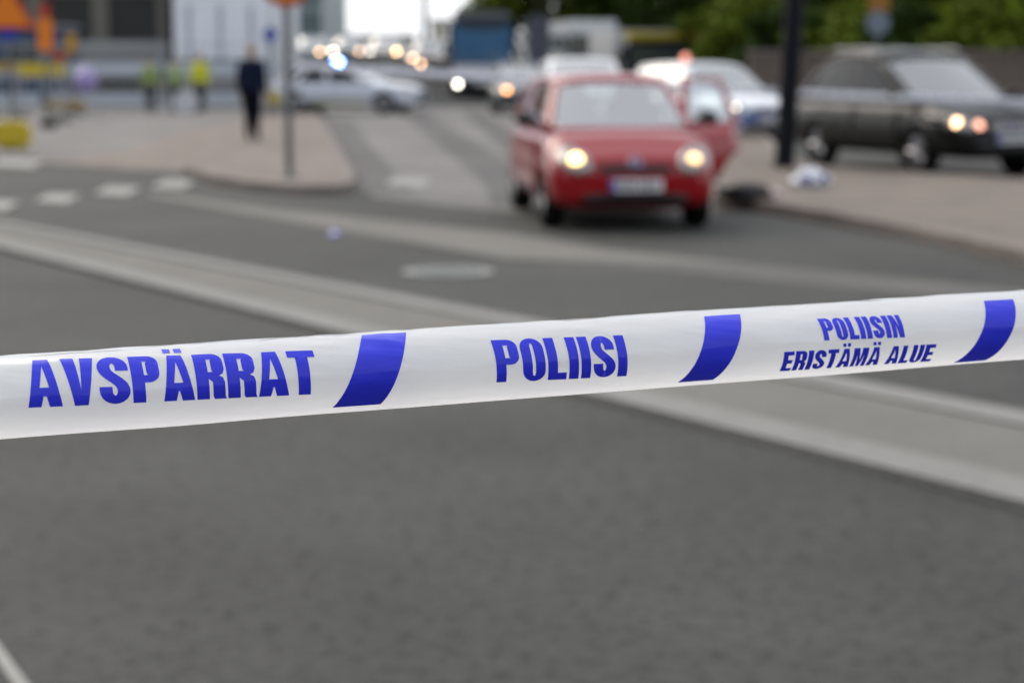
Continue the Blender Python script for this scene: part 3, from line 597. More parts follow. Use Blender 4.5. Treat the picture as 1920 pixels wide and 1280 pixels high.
# --- lettering: condensed heavy capitals drawn as outlines (unit height)
def arc(cx, cy, rx, ry, a0, a1, n=8): return [(cx + rx * math.cos(R_(a0 + (a1 - a0) * k / n)), cy + ry * math.sin(R_(a0 + (a1 - a0) * k / n))) for k in range(n + 1)]
def glyph(ch, W, t=.25, h=.17):
    """returns (loops, strips): loops are filled outlines with holes; strips are quad ribbons"""
    if ch == 'I': return [[(0, 0), (W, 0), (W, 1), (0, 1)]], []
    if ch == 'L': return [[(0, 0), (W, 0), (W, h), (t, h), (t, 1), (0, 1)]], []
    if ch == 'T': return [[(W / 2 - t / 2, 0), (W / 2 + t / 2, 0), (W / 2 + t / 2, 1 - h), (W, 1 - h), (W, 1), (0, 1), (0, 1 - h), (W / 2 - t / 2, 1 - h)]], []
    if ch == 'E': return [[(0, 0), (W, 0), (W, h), (t, h), (t, .42), (W * .9, .42), (W * .9, .42 + h), (t, .42 + h), (t, 1 - h), (W, 1 - h), (W, 1), (0, 1)]], []
    if ch == 'N': return [[(0, 0), (t * .88, 0), (t * .88, .56), (W - t, 0), (W, 0), (W, 1), (W - t * .88, 1), (W - t * .88, .46), (t, 1), (0, 1)]], []
    if ch == 'M': return [[(0, 0), (t * .85, 0), (t * .85, .66), (W / 2 - .07, 0), (W / 2 + .07, 0), (W - t * .85, .66), (W - t * .85, 0), (W, 0), (W, 1), (W - t * 1.25, 1), (W / 2, .42), (t * 1.25, 1), (0, 1)]], []
    if ch == 'V': return [[(W / 2 - t * .52, 0), (W / 2 + t * .52, 0), (W, 1), (W - t * 1.02, 1), (W / 2 + .01, .30), (t * 1.02, 1), (0, 1)]], []
    if ch in 'AÄ':
        L = [[(0, 0), (t * .98, 0), (t * 1.18, .2), (W - t * 1.18, .2), (W - t * .98, 0), (W, 0), (W / 2 + t * .56, 1), (W / 2 - t * .56, 1)], [(W / 2 - .095, .37), (W / 2 + .095, .37), (W / 2, .82)]]
        if ch == 'Ä': L += [[(W / 2 - .2, 1.09), (W / 2 - .04, 1.09), (W / 2 - .04, 1.24), (W / 2 - .2, 1.24)], [(W / 2 + .04, 1.09), (W / 2 + .2, 1.09), (W / 2 + .2, 1.24), (W / 2 + .04, 1.24)]]
        return L, []
    if ch == 'O':
        o = arc(W / 2, 1 - .24, W / 2, .25, 0, 180, 12) + arc(W / 2, .24, W / 2, .25, 180, 360, 12)
        i = arc(W / 2, 1 - .22, W / 2 - t, .10, 0, 180, 8) + arc(W / 2, .22, W / 2 - t, .10, 180, 360, 8); return [o, i], []
    if ch == 'U': return [[(0, 1), (0, .24)] + arc(W / 2, .24, W / 2, .25, 180, 360, 14)[1:] + [(W, 1), (W - t, 1), (W - t, .22)] + arc(W / 2, .22, W / 2 - t, .09, 360, 180, 8)[1:] + [(t, 1)]], []
    if ch == 'P':
        o = [(0, 0), (t, 0), (t, .40), (W * .62, .40)] + arc(W * .62, .40 + .20, W * .38, .20, -90, 0, 6)[1:] + arc(W * .62, .80, W * .38, .20, 0, 90, 6) + [(0, 1)]
        i = [(t, .55), (W * .62, .55)] + arc(W * .62, .62, W - t - W * .62, .07, -90, 0, 4)[1:] + arc(W * .62, .78, W - t - W * .62, .07, 0, 90, 4) + [(t, .85)]; return [o, i], []
    if ch == 'R':
        o = [(0, 0), (t, 0), (t, .42), (W - t - .07, .42), (W - t, .36), (W - t, .06), (W - t + .03, 0), (W + .02, 0), (W - .01, .06), (W - .01, .36), (W - .04, .45), (W - .12, .49), (W - .04, .53)] + [(W, .62)] + arc(W * .62, .80, W * .38, .20, 0, 90, 6) + [(0, 1)]
        i = [(t, .57), (W * .62, .57)] + arc(W * .62, .63, W - t - W * .62, .06, -90, 0, 4)[1:] + arc(W * .62, .79, W - t - W * .62, .06, 0, 90, 4) + [(t, .85)]; return [o, i], []
    if ch == 'S':
        hx, hy = t * .5, h * .5; ax = W / 2 - hx
        top = arc(W / 2, .74, ax, .26 - hy, 0, 180, 12); bot = arc(W / 2, .26, ax, .26 - hy, 0, -180, 12)
        ctr = [(W - hx, .66)] + top + [tuple((1 - q) ** 3 * a_ + 3 * q * (1 - q) ** 2 * b_ + 3 * q * q * (1 - q) * c_ + q ** 3 * d_ for a_, b_, c_, d_ in ((hx, hx, W - hx, W - hx), (.74, .53, .47, .26))) for q in (k_ / 12 for k_ in range(1, 12))] + bot + [(hx, .34)]
        L, Rr = [], []
        for k, p in enumerate(ctr):
            a, b = ctr[max(k - 1, 0)], ctr[min(k + 1, len(ctr) - 1)]; dx, dy = b[0] - a[0], b[1] - a[1]; l = math.hypot(dx, dy) or 1; nx, ny = -dy / l, dx / l
            L.append((p[0] + nx * hx, p[1] + ny * hy)); Rr.append((p[0] - nx * hx, p[1] - ny * hy))
        return [], [(L, Rr)]
    return [], []
def glyph_mesh(ch, W, t, h):
    loops, strips = glyph(ch, W, t, h); bm = bmesh.new()
    if loops:
        cu = bpy.data.curves.new('tmp', 'CURVE'); cu.dimensions = '2D'; cu.fill_mode = 'BOTH'
        for lp in loops:
            s = cu.splines.new('POLY'); s.points.add(len(lp) - 1); s.use_cyclic_u = True
            for p, (x, y) in zip(s.points, lp): p.co = (x, y, 0, 1)
        o = bpy.data.objects.new('tmp', cu); col.objects.link(o); me = evaluated(o); bm.from_mesh(me); bpy.data.objects.remove(o); bpy.data.curves.remove(cu); bpy.data.meshes.remove(me)
    for (L, Rr) in strips:
        a = [bm.verts.new((x, y, 0)) for x, y in L]; b = [bm.verts.new((x, y, 0)) for x, y in Rr]
        for k in range(len(a) - 1): bm.faces.new((a[k], b[k], b[k + 1], a[k + 1]))
    return bm
def lay_on_tape(name, bm, fn, m=None, cuts=26, ymax=1.3):
    """bend a flat print onto the curled tape; fn maps (x, y) to (u, psi)"""
    for k in range(1, cuts if cuts > 2 else 0):
        bmesh.ops.bisect_plane(bm, geom=bm.verts[:] + bm.edges[:] + bm.faces[:], plane_co=(0, ymax * k / cuts, 0), plane_no=(0, 1, 0))
    xs = [v.co.x for v in bm.verts]; x0, x1 = min(xs), max(xs); nx = max(2, int((x1 - x0) / .12)) if cuts > 2 else 0
    for k in range(1, nx): bmesh.ops.bisect_plane(bm, geom=bm.verts[:] + bm.edges[:] + bm.faces[:], plane_co=(x0 + (x1 - x0) * k / nx, 0, 0), plane_no=(1, 0, 0))
    for v in bm.verts:
        u, psi = fn(v.co.x, v.co.y); v.co = tape_pt(u, psi, .0003)
    bmesh.ops.recalc_face_normals(bm, faces=bm.faces)
    for f in bm.faces:
        if f.normal.dot(N_) < 0: f.normal_flip()
    me = bpy.data.meshes.new(name); bm.to_mesh(me); bm.free()
    return link_mesh(name, me, m or TAPEB, tape, True)
def text_on_tape(txt, widths, gap, u0, u1, base, top, t=.25, h=.17, shear=0):
    tot = sum(widths) + gap * (len(txt) - 1); x = 0
    for ch, W in zip(txt, widths):
        if ch != ' ':
            bm = glyph_mesh(ch, W, t, h)
            def fn(gx, gy, x=x):
                f = (x + gx + shear * gy) / tot; b = base[0] + (base[1] - base[0]) * f; tp = top[0] + (top[1] - top[0]) * f
                return u0 + (u1 - u0) * f, b + (tp - b) * gy
            lay_on_tape('letter', bm, fn)
        x += W + gap
text_on_tape('AVSPÄRRAT', [.70, .68, .64, .60, .66, .62, .62, .66, .60], .045, .0155, .2130, (-3, -14.5), (67.5, 51), .27, .17)
text_on_tape('POLIISI', [.60, .58, .48, .25, .25, .58, .25], .065, .344, .4455, (-16.5, -22.5), (47.5, 41), .25, .17)
text_on_tape('POLIISIN', [.58, .56, .46, .26, .26, .56, .26, .58], .07, .607, .6765, (11, 7), (46.5, 43.5), .25, .18)
text_on_tape('ERISTÄMÄ ALUE', [.54, .60, .27, .60, .56, .66, .78, .66, .22, .66, .48, .60, .54], .07, .573, .7045, (-37, -41.5), (-2, -7.5), .25, .18)
def bar_on_tape(c):
    (ubl, ubr, utl, utr, pb, pt) = c; bm = bmesh.new(); n = 14
    g = [[bm.verts.new((i / n, j / 40, 0)) for j in range(41)] for i in range(n + 1)]
    for i in range(n):
        for j in range(40): bm.faces.new((g[i][j], g[i + 1][j], g[i + 1][j + 1], g[i][j + 1]))
    lay_on_tape('printed_bar', bm, lambda x, y: ((ubl + (ubr - ubl) * x) * (1 - y) + (utl + (utr - utl) * x) * y, pb + (pt - pb) * y), cuts=2)
for c in ((.225, .260, .254, .287, -42.5, 80), (.491, .520, .519, .549, -48, 69), (.729, .758, .759, .786, -52.5, 60.5), (-.03 - .20, -.165 - .03, -.17 - .03, -.135 - .03, -36, 96), (.985, 1.013, 1.013, 1.04, -57, 55)): bar_on_tape(c)
# posts that hold the near tape, off to both sides
GALV = mat('galvanised_steel', (.36, .37, .38), .45, .7, var=.12, vs=20)
for u, nm in ((U0, 'left'), (U1, 'right')):
    p = tape_pt(u, 0); po = empty('barrier_post', (p.x, p.y, 0))
    tag(po, 'galvanised barrier post holding the %s end of the sharp cordon tape' % ('lower lettered' if nm == 'left' else 'far plain'), 'post')
    MB().tube([(0, 0, .02), (0, 0, 1.6)], .028, 14).build('pole', GALV, po); MB().lathe([(.26, 0), (.26, .04), (.05, .07), (.001, .07)], n=28).build('base_plate', mat('black_rubber', (.02, .02, .02), .8), po)
# --- second cordon in the distance: sign pole to lamp post and beyond
def far_tape(name, label, pts, sag, wd=.10):
    vs = []; fs = []; n = 60; P = [Vector(p) for p in pts]
    a, b = P
    for i in range(n + 1):
        t = i / n; c = a.lerp(b, t); c.z -= sag * 4 * t * (1 - t); tw = .05 * math.sin(t * 9) + .12
        for s in (-.5, -.17, .17, .5): vs.append((c.x, c.y + s * wd * math.sin(tw), c.z + s * wd * math.cos(tw)))
    for i in range(n):
        for k in range(3): fs.append((4 * i + k, 4 * i + 4 + k, 4 * i + 5 + k, 4 * i + 1 + k))
    o = mk(name, vs, fs, MATS['tape_banded'], None, True); s = o.modifiers.new('s', 'SOLIDIFY'); s.thickness = .0006
    return tag(o, label, 'barrier tape')
m = tape_mat('tape_banded', (.70, .71, .76)); n = m.node_tree; b = n.nodes['Principled BSDF']; tc = n.nodes.new('ShaderNodeTexCoord'); wv = n.nodes.new('ShaderNodeTexWave'); wv.inputs['Scale'].default_value = 1.2; wv.bands_direction = 'X'
cr = n.nodes.new('ShaderNodeValToRGB'); cr.color_ramp.interpolation = 'CONSTANT'; cr.color_ramp.elements[0].color = (.72, .73, .78, 1); cr.color_ramp.elements[1].position = .995; cr.color_ramp.elements[1].color = (.03, .04, .42, 1)
n.links.new(tc.outputs['Object'], wv.inputs['Vector']); n.links.new(wv.outputs[0], cr.inputs[0]); n.links.new(cr.outputs[0], b.inputs['Base Color'])
lampfoot = G(1470, 314, .116); polefoot = G(543, 333, .116)
pA = Vector((polefoot.x, polefoot.y + .06, 0)); pA.z = AT(543, 122, pA.y).z
pB = Vector((lampfoot.x, lampfoot.y + .10, 0)); pB.z = AT(1478, 174, pB.y).z
far_tape('cordon_tape', 'far cordon tape strung from the grey sign pole to the black lamp post', (pA, pB), .012)
pC = Vector((9.4, 27.0, 0)); pC.z = .98
far_tape('cordon_tape', 'far cordon tape running from the black lamp post past the dark SUV', (pB, pC), .03)
po = empty('barrier_post', (pC.x, pC.y, 0)); tag(po, 'thin steel barrier post holding the far tape beside the SUV', 'post'); MB().tube([(0, 0, .02), (0, 0, 1.15)], .025, 12).build('pole', GALV, po); MB().lathe([(.22, 0), (.22, .04), (.04, .06), (.001, .06)], n=24).build('base_plate', MATS['black_rubber'], po)

# ------------------------------------------------------------------ posts and signs
LP = mat('lamp_post_black', (.004, .005, .009), .6, spec=.15, bump=.1)
lp = empty('lamp_post', (lampfoot.x, lampfoot.y, .116)); lp.rotation_euler = (0, R_(2.6), 0); tag(lp, 'thick black steel lamp post on the paved island, leaning slightly', 'lamp post')
MB().lathe([(.001, 0), (.16, 0), (.155, .05), (.136, .06), (.134, 6.0), (.001, 6.0)], n=28).build('column', LP, lp, False)
MB().tube([(0, 0, 5.9), (-.2, 0, 6.5), (-.9, 0, 6.8), (-1.5, 0, 6.85)], .05, 10).build('arm', LP, lp); MB().box((-1.7, 0, 6.84), (.6, .26, .12), bev=.04).build('lamp_head', LP, lp)
MB().box((0, -.132, 1.1), (.1, .02, .32), bev=.006).build('hatch', LP, lp)
POLE = mat('sign_pole_grey', (.13, .14, .14), .5, .4)
sg_ = empty('road_sign', (polefoot.x, polefoot.y, .116)); tag(sg_, 'orange-red round road sign on a grey pole at the tip of the median', 'road sign')
MB().tube([(0, 0, 0), (0, 0, 3.2)], .05, 14).build('pole', POLE, sg_); MB().lathe([(.11, 0), (.10, .04), (.055, .06)], n=20).build('foot', POLE, sg_)
SRED = mat('sign_red', (.42, .035, .01), .45); SYEL = mat('sign_yellow', (.68, .27, .01), .45); SBLU = mat('sign_blue', (.01, .04, .32), .4); SBACK = mat('sign_back', (.33, .34, .35), .5, .4)
zc = AT(541, 14, polefoot.y).z - .116 + .34
MB().lathe([(.001, 0), (.34, 0), (.34, .02), (.001, .02)], (0, -.075, zc), 'Y', 36).build('sign_plate', SRED, sg_); MB().lathe([(.001, 0), (.26, 0), (.26, .012), (.001, .012)], (0, -.09, zc), 'Y', 36).build('sign_face', SYEL, sg_)
# blue keep-side sign further back
def pole_sign(name, label, X, Y, zt, plates, base=0.0, pm=POLE, r=.035, foot=None):
    o = empty(name, (X, Y, base)); tag(o, label, 'road sign'); MB().tube([(0, 0, 0), (0, 0, zt)], r, 10).build('pole', pm, o)
    for (shape, z, s, m, face) in plates:
        if shape == 'disc': MB().lathe([(.001, 0), (s, 0), (s, .02), (.001, .02)], (0, -.065, z), 'Y', 30).build('sign_plate', m, o)
        elif shape == 'tri':
            def tri(q, y0, y1):
                P = [(-q, -q * .58), (q, -q * .58), (0, q * 1.16)]; mb = MB(); mb.add([(x, y0, z + h) for x, h in P] + [(x, y1, z + h) for x, h in P], [(0, 1, 2), (5, 4, 3), (0, 3, 4, 1), (1, 4, 5, 2), (2, 5, 3, 0)]); return mb
            pl = tri(s, -.07, -.05).build('sign_plate', m, o); tri(s * .78, -.076, -.0705).build('sign_face', face, pl)
        else:
            MB().box((0, -.06, z), (s[0], .02, s[1]), bev=.005).build('sign_plate', m, o)
    if foot: shade_auto(MB().box((0, 0, foot[1] / 2), (foot[0], foot[0] * .8, foot[1]), bev=.09).build('foot_block', foot[2], o))
    return o
p = AT(507, 66, 50); pole_sign('road_sign', 'small blue road sign on a thin pole behind the standing person', p.x, 50, p.z + .25, [('disc', p.z, .17, SBLU, None)])
YEL = mat('barrier_yellow', (.50, .38, .02), .5, var=.1, vs=8); ORG = mat('barrier_orange', (.72, .19, .005), .5)
g = G(24, 280); p = AT(14, 24, g.y); pole_sign('warning_sign', 'orange triangular warning sign with red border on a yellow foot block', g.x, g.y, p.z + .3, [('tri', p.z, .52, SRED, ORG), ('box', AT(14, 66, g.y).z, (.34, .2), SBLU, None)], foot=(.62, .5, YEL))
p = AT(86, 66, 46); pole_sign('marker_board', 'tall orange marker board on a pole beside the warning sign', p.x, 46, p.z + .5, [('box', p.z, (.34, .74), ORG, None), ('box', p.z + .55, (.24, .26), SRED, None)], foot=(.5, .2, mat('black_rubber')))
p = AT(134, 82, 58); pole_sign('marker_board', 'small amber marker board on a pole by the fence', p.x, 58, p.z + .3, [('box', p.z, (.3, .55), mat('amber_board', (.42, .22, .01), .5), None)], foot=(.5, .18, mat('black_rubber')))
p = AT(1646, 44, 44); pole_sign('road_sign', 'pale blue-grey round road sign under an orange plate in front of the trees', p.x, 44, p.z + .75, [('disc', p.z, .26, mat('sign_pale', (.13, .16, .20), .5), None), ('box', AT(1646, 6, 44).z, (.46, .36), mat('sign_dull_orange', (.24, .10, .008), .6), None)])
p = AT(1310, 58, 62); pole_sign('road_sign', 'dull orange-red square road sign between the lorry and the trees', p.x, 62, p.z + .4, [('box', p.z, (.5, .5), SRED, None)])
p = AT(1285, 113, 50); o = empty('warning_lamp', (p.x, 50, 0)); tag(o, 'orange-red warning lamp lit on a thin post behind the white patrol car', 'lamp'); MB().tube([(0, 0, 0), (0, 0, p.z - .12)], .03, 10).build('post', POLE, o); MB().lathe([(.07, -.12), (.09, -.1), (.09, .08), (.05, .13), (.001, .14)], (0, 0, p.z), n=18).build('lamp', REDL, o); MB().lathe([(.2, 0), (.2, .05), (.03, .08)], n=18).build('base', mat('black_rubber'), o)
p = AT(1010, 30, 66); o = empty('advertising_pillar', (p.x, 66, 0)); tag(o, 'tall dark slate information pillar between the blue bus and the coach', 'pillar')
MB().box((0, 0, p.z / 2), (.72, .22, p.z), bev=.03).build('panel', mat('slate_panel', (.045, .055, .075), .4), o); MB().box((0, 0, .06), (.9, .4, .12), bev=.02).build('plinth', KERB, o); MB().box((0, -.117, p.z * .58), (.58, .012, p.z * .7), bev=.004).build('display', mat('slate_display', (.05, .06, .085), .25), o)
def far_lamp(label, px, Y, h):
    p = AT(px, 100, Y); o = empty('street_lamp', (p.x, Y, rise(Y))); tag(o, label, 'street lamp'); MB().tube([(0, 0, 0), (0, 0, h)], [.14, .10], 12).build('column', POLE, o); MB().tube([(0, 0, h - .1), (.3, 0, h + .3), (1.2, 0, h + .4)], .05, 8).build('arm', POLE, o); MB().box((1.4, 0, h + .38), (.6, .25, .12), bev=.04).build('lamp_head', POLE, o)
far_lamp('tall grey street lamp beside the climbing road', 797, 88, 8)

# ------------------------------------------------------------------ litter on the road
def crumple(name, label, cat, c, r, m, seed, amp=.35, z=0):
    bm = bmesh.new(); bmesh.ops.create_icosphere(bm, subdivisions=4, radius=1)
    for v in bm.verts:
        n1 = noise.noise(v.co * 1.7 + Vector((seed, 0, 0))); n2 = abs(noise.noise(v.co * 4 + Vector((0, seed, 0)))); f = 1 + amp * n1 - amp * .6 * n2; q = v.co * f
        v.co = (q.x * r[0], q.y * r[1], max(q.z, -.55) * r[2] + r[2] * .55)
    me = bpy.data.meshes.new(name); bm.to_mesh(me); bm.free(); o = link_mesh(name, me, m, None, True); o.location = (c.x, c.y, z); return tag(o, label, cat)
c = G(1392, 370, .12); crumple('cloth_heap', 'flat black heap of cloth lying near the island kerb', 'cloth', c, (.34, .42, .10), mat('black_cloth', (.006, .006, .008), .9), 3, .35, .116)
c = G(1520, 349, .12); hp = crumple('tape_heap', 'crumpled heap of white and blue tape lying on the paved island', 'tape heap', c, (.20, .22, .14), mat('crumpled_white', (.56, .59, .66), .35, coat=.4), 8, .5, .116)
sb2 = [(math.cos(t) * .17, -.165 + .05 * math.sin(3 * t), .05 + .03 * math.sin(2 * t)) for t in (k * .33 for k in range(9))]
q = MB()
for i in range(8): a, b = Vector(sb2[i]), Vector(sb2[i + 1]); q.add([a, b, b + Vector((0, -.03, .07)), a + Vector((0, -.03, .07))], [(0, 1, 2, 3)])
o = q.build('blue_fold', mat('crumple_blue', (.03, .06, .40), .35), hp, True); s = o.modifiers.new('s', 'SOLIDIFY'); s.thickness = .002
c = G(1438, 352, .12)
crumple('plastic_scrap', 'small pinkish scrap lying by the kerb between the black heap and the white one', 'litter', G(1455, 366, .12), (.07, .07, .05), mat('scrap_pink', (.5, .42, .42), .5), 5, .4, .116)
crumple('plastic_scrap', 'tiny violet-blue scrap lying on the asphalt before the median', 'litter', G(628, 443), (.05, .05, .03), mat('scrap_violet', (.24, .24, .80), .25, coat=1), 11, .4)
# ------------------------------------------------------------------ people
def person(name, label, loc, rz, h, cloth, legs, hair=(.12, .07, .04), stride=.0, vest=None, arm=0, fat=1.0):
    root = empty(name, loc, rz); tag(root, label, 'person'); k = h / 1.75
    V = []; E = []; Rd = []
    def add(p, r, par=None):
        V.append((p[0] * k, p[1] * k, p[2] * k)); q_ = fat if (p[2] > .1 and p[2] < 1.46 and (abs(p[0]) < .26)) and not (isinstance(r, float) and r < .03) else 1; Rd.append((r[0] * k * q_, r[1] * k * q_) if isinstance(r, tuple) else (r * k * q_, r * k * q_))
        if par is not None: E.append((par, len(V) - 1))
        return len(V) - 1
    pel = add((0, 0, .95), (.155, .115)); wst = add((0, 0, 1.10), (.14, .105), pel); ch = add((0, .01, 1.30), (.175, .125), wst); sh = add((0, 0, 1.43), (.14, .09), ch); nk = add((0, -.005, 1.50), .058, sh); hd0 = add((0, -.015, 1.56), .068, nk); hd = add((0, -.02, 1.64), (.076, .092), hd0); add((0, -.01, 1.715), (.06, .075), hd)
    nose = None
    for s in (-1, 1):
        st = stride * s
        hip = add((s * .09, 0, .88), .10, pel); kn = add((s * .085, -.02 - st, .50), .070, hip); an = add((s * .08, st * 1.2 + .02, .12), .05, kn); he = add((s * .08, st * 1.2 - .02, .04), (.042, .036), an); add((s * .09, st * 1.2 - .17, .03), (.045, .026), he)
        so2 = add((s * .205, 0, 1.40), .064, sh); el = add((s * .25, .02 + st * .4, 1.12), .047, so2); wr = add((s * .25, -.06 - arm + st * .6, .88), .031, el); pa = add((s * .25, -.075 - arm + st * .6, .81), (.024, .036), wr)
        for f, (dy, ln) in enumerate(((-.03, .065), (-.01, .085), (.01, .08), (.028, .06))):
            a = add((s * .25, -.078 - arm + st * .6 + dy, .765), .0095, pa); add((s * .243, -.085 - arm + st * .6 + dy, .765 - ln), .008, a)
        a = add((s * .235, -.115 - arm + st * .6, .80), .011, pa); add((s * .228, -.125 - arm + st * .6, .755), .009, a)
    me = bpy.data.meshes.new('body'); me.from_pydata(V, E, []); o = bpy.data.objects.new('body', me); col.objects.link(o)
    md = o.modifiers.new('skin', 'SKIN'); md.use_smooth_shade = True
    lay = me.skin_vertices[0].data if me.skin_vertices else None
    if lay is None:
        bpy.context.view_layer.objects.active = o; bpy.ops.mesh.customdata_skin_add(); lay = me.skin_vertices[0].data
    for i, r in enumerate(Rd): lay[i].radius = r; lay[i].use_root = (i == 0)
    ss = o.modifiers.new('sub', 'SUBSURF'); ss.levels = ss.render_levels = 1
    m2 = evaluated(o); bpy.data.objects.remove(o)
    skin = mat('skin', (.45, .27, .20), .55); shoe = mat('shoe_black', (.01, .01, .01), .5)
    m2.materials.clear()
    for q in (cloth, legs, skin, shoe, vest or cloth): m2.materials.append(q)
    for f in m2.polygons:
        c = f.center / k
        f.material_index = 3 if c.z < .085 else 1 if c.z < .93 and abs(c.x) < .205 else 2 if c.z > 1.50 or (abs(c.x) > .2 and c.z < .86) else 4 if (vest and c.z > .93 and abs(c.x) < .22) else 0
    m2.polygons.foreach_set('use_smooth', [True] * len(m2.polygons))
    link_mesh('body', m2, None, root)
    hm = mat('hair_%d' % int(hair[0] * 100), hair, .7); q = MB().ball((0, .012 * k, 1.685 * k), (.088 * k, .10 * k, .085 * k), 16); q.ball((0, .045 * k, 1.62 * k), (.075 * k, .06 * k, .10 * k), 12); q.build('hair', hm, root, True)
    for s in (-1, 1):
        MB().ball((s * .032 * k, -.105 * k, 1.645 * k), .010 * k, 8).build('eye', shoe, root); MB().ball((s * .08 * k, -.005 * k, 1.635 * k), (.012 * k, .02 * k, .03 * k), 8).build('ear', skin, root)
    MB().ball((0, -.118 * k, 1.61 * k), (.013 * k, .018 * k, .02 * k), 8).build('nose', skin, root); MB().ball((0, -.103 * k, 1.575 * k), (.025 * k, .008 * k, .007 * k), 8).build('mouth', mat('lip', (.35, .13, .11), .5), root)
    return root
NAVY = mat('navy_uniform', (.008, .013, .032), .9, spec=.1); NAVY2 = mat('navy_trousers', (.004, .005, .011), .9, spec=.1); HIVIS = mat('hivis_yellow', (.50, .52, .02), .6); HIGRN = mat('hivis_green', (.20, .27, .08), .6); TROU = mat('grey_trousers', (.04, .045, .055), .85)
pf = G(474, 264, .116); person('person', 'person in dark navy clothing standing on the paved median', (pf.x, pf.y, .116), R_(165), 1.72, NAVY, NAVY2, (.30, .20, .11), .015, fat=1.34)
for (px, Y, m, lab, h) in ((375, 58.5, HIVIS, 'person in a bright yellow high-visibility jacket before the site fence', 1.70), (281, 58.6, HIGRN, 'person in a darker green vest standing before the middle of the site fence', 1.58), (328, 58.9, mat('hivis_pale', (.26, .34, .16), .7), 'person in a pale green vest next to the bright yellow jacket', 1.56)):
    p = AT(px, 150, Y); person('person', lab, (p.x, Y, rise(Y)), R_(-10), h, m, TROU, vest=m, fat=1.3)
# ------------------------------------------------------------------ site fence panels, boards
FST = mat('fence_steel', (.36, .39, .42), .45, .6); 
fence_mb = MB(); PW = 3.45; FH = 2.0
for x in (-PW / 2 + .02, PW / 2 - .02): fence_mb.tube([(x, 0, .06), (x, 0, FH)], .021, 8)
for z in (.14, 1.0, FH - .02): fence_mb.tube([(-PW / 2 + .02, 0, z), (PW / 2 - .02, 0, z)], .019, 8)
wires = MB()
for k in range(34): x = -PW / 2 + .1 * (k + .75); wires.box((x, 0, FH / 2 + .06), (.006, .006, FH - .2))
for k in range(8): wires.box((0, .005, .3 + k * .22), (PW - .06, .006, .006))
fme = bpy.data.meshes.new('frame'); fme.from_pydata(fence_mb.v, [], fence_mb.f); fme.materials.append(FST); wme = bpy.data.meshes.new('wire_mesh'); wme.from_pydata(wires.v, [], wires.f); wme.materials.append(FST)
ft = MB().box((-PW / 2, 0, .07), (.24, .68, .14), bev=.03); ftm = bpy.data.meshes.new('foot_block'); ftm.from_pydata(ft.v, [], ft.f); ftm.materials.append(mat('foot_concrete', (.42, .43, .44), .8))
sk = MB().box((0, -.035, 0), (PW - .12, .03, .34), bev=.006); skm = bpy.data.meshes.new('board'); skm.from_pydata(sk.v, [], sk.f); skm.materials.append(mat('fence_board', (.40, .44, .50), .5))
dirs = ['nearest the white wall', 'second from the white wall', 'third from the white wall', 'fourth from the white wall', 'fifth from the white wall', 'sixth from the white wall']
for i in range(6):
    x = -8.9 - PW * i; y = 61.5 - i * .9; a = R_(14.6)
    o = empty('fence_panel', (x, y, 0), a); tag(o, 'grey steel mesh site fence panel, ' + dirs[i], 'fence', 'site fence panels')
    for nm, me in (('frame', fme), ('wire_mesh', wme), ('foot_block', ftm), ('board', skm), ('board', skm)):
        q = bpy.data.objects.new(nm, me); col.objects.link(q); q.parent = o
        if nm == 'board': q.location.z = 1.25 if any(c_.name.startswith('board') and c_ is not q for c_ in [z_ for z_ in bpy.data.objects if z_.parent is o]) else .36
def board(name, label, px, py, Y, wd, ht, m, base=None):
    p = AT(px, py, Y); o = empty(name, (p.x, Y, 0)); tag(o, label, 'barrier'); MB().box((0, 0, p.z), (wd, .04, ht), bev=.008).build('board', m, o)
    for s in (-1, 1): MB().box((s * wd * .42, .04, (p.z + ht / 2) / 2), (.05, .04, p.z + ht / 2)).build('leg', GALV, o); MB().box((s * wd * .42, .04, .04), (.16, .6, .08), bev=.02).build('foot', mat('black_rubber'), o)
    return o
board('barrier_board', 'wide yellow barrier board raised in front of the site fence', 78, 131, 54, 1.25, .34, YEL)
board('barrier_board', 'low yellow-orange barrier board near the foot of the site fence', 122, 196, 56, 1.15, .20, mat('dull_yellow', (.34, .22, .03), .6))
board('barrier_board', 'small yellow board at the foot of the fence beside the police car', 512, 184, 57, .40, .34, YEL)
p = AT(161, 152, 53); o = empty('refuse_sack_stand', (p.x, 53, 0)); tag(o, 'round lavender plastic sack hung in a steel stand before the fence', 'sack')
bm = bmesh.new(); bmesh.ops.create_icosphere(bm, subdivisions=3, radius=1)
for v in bm.verts: f = 1 + .18 * noise.noise(v.co * 2.2); v.co = (v.co.x * .30 * f, v.co.y * .28 * f, v.co.z * .36 * f + p.z)
me = bpy.data.meshes.new('sack'); bm.to_mesh(me); bm.free(); link_mesh('sack', me, mat('lavender_plastic', (.27, .22, .44), .5, coat=.1), o, True)
fr_ = MB()
for s in (-1, 1): fr_.tube([(s * .26, .26, 0), (s * .24, .24, p.z + .36)], .02, 8)
fr_.tube([(-.24, .24, p.z + .36), (.24, .24, p.z + .36)], .02, 8); fr_.tube([(-.26, .26, .03), (-.26, -.26, .03)], .02, 8); fr_.tube([(.26, .26, .03), (.26, -.26, .03)], .02, 8); fr_.build('stand', GALV, o)

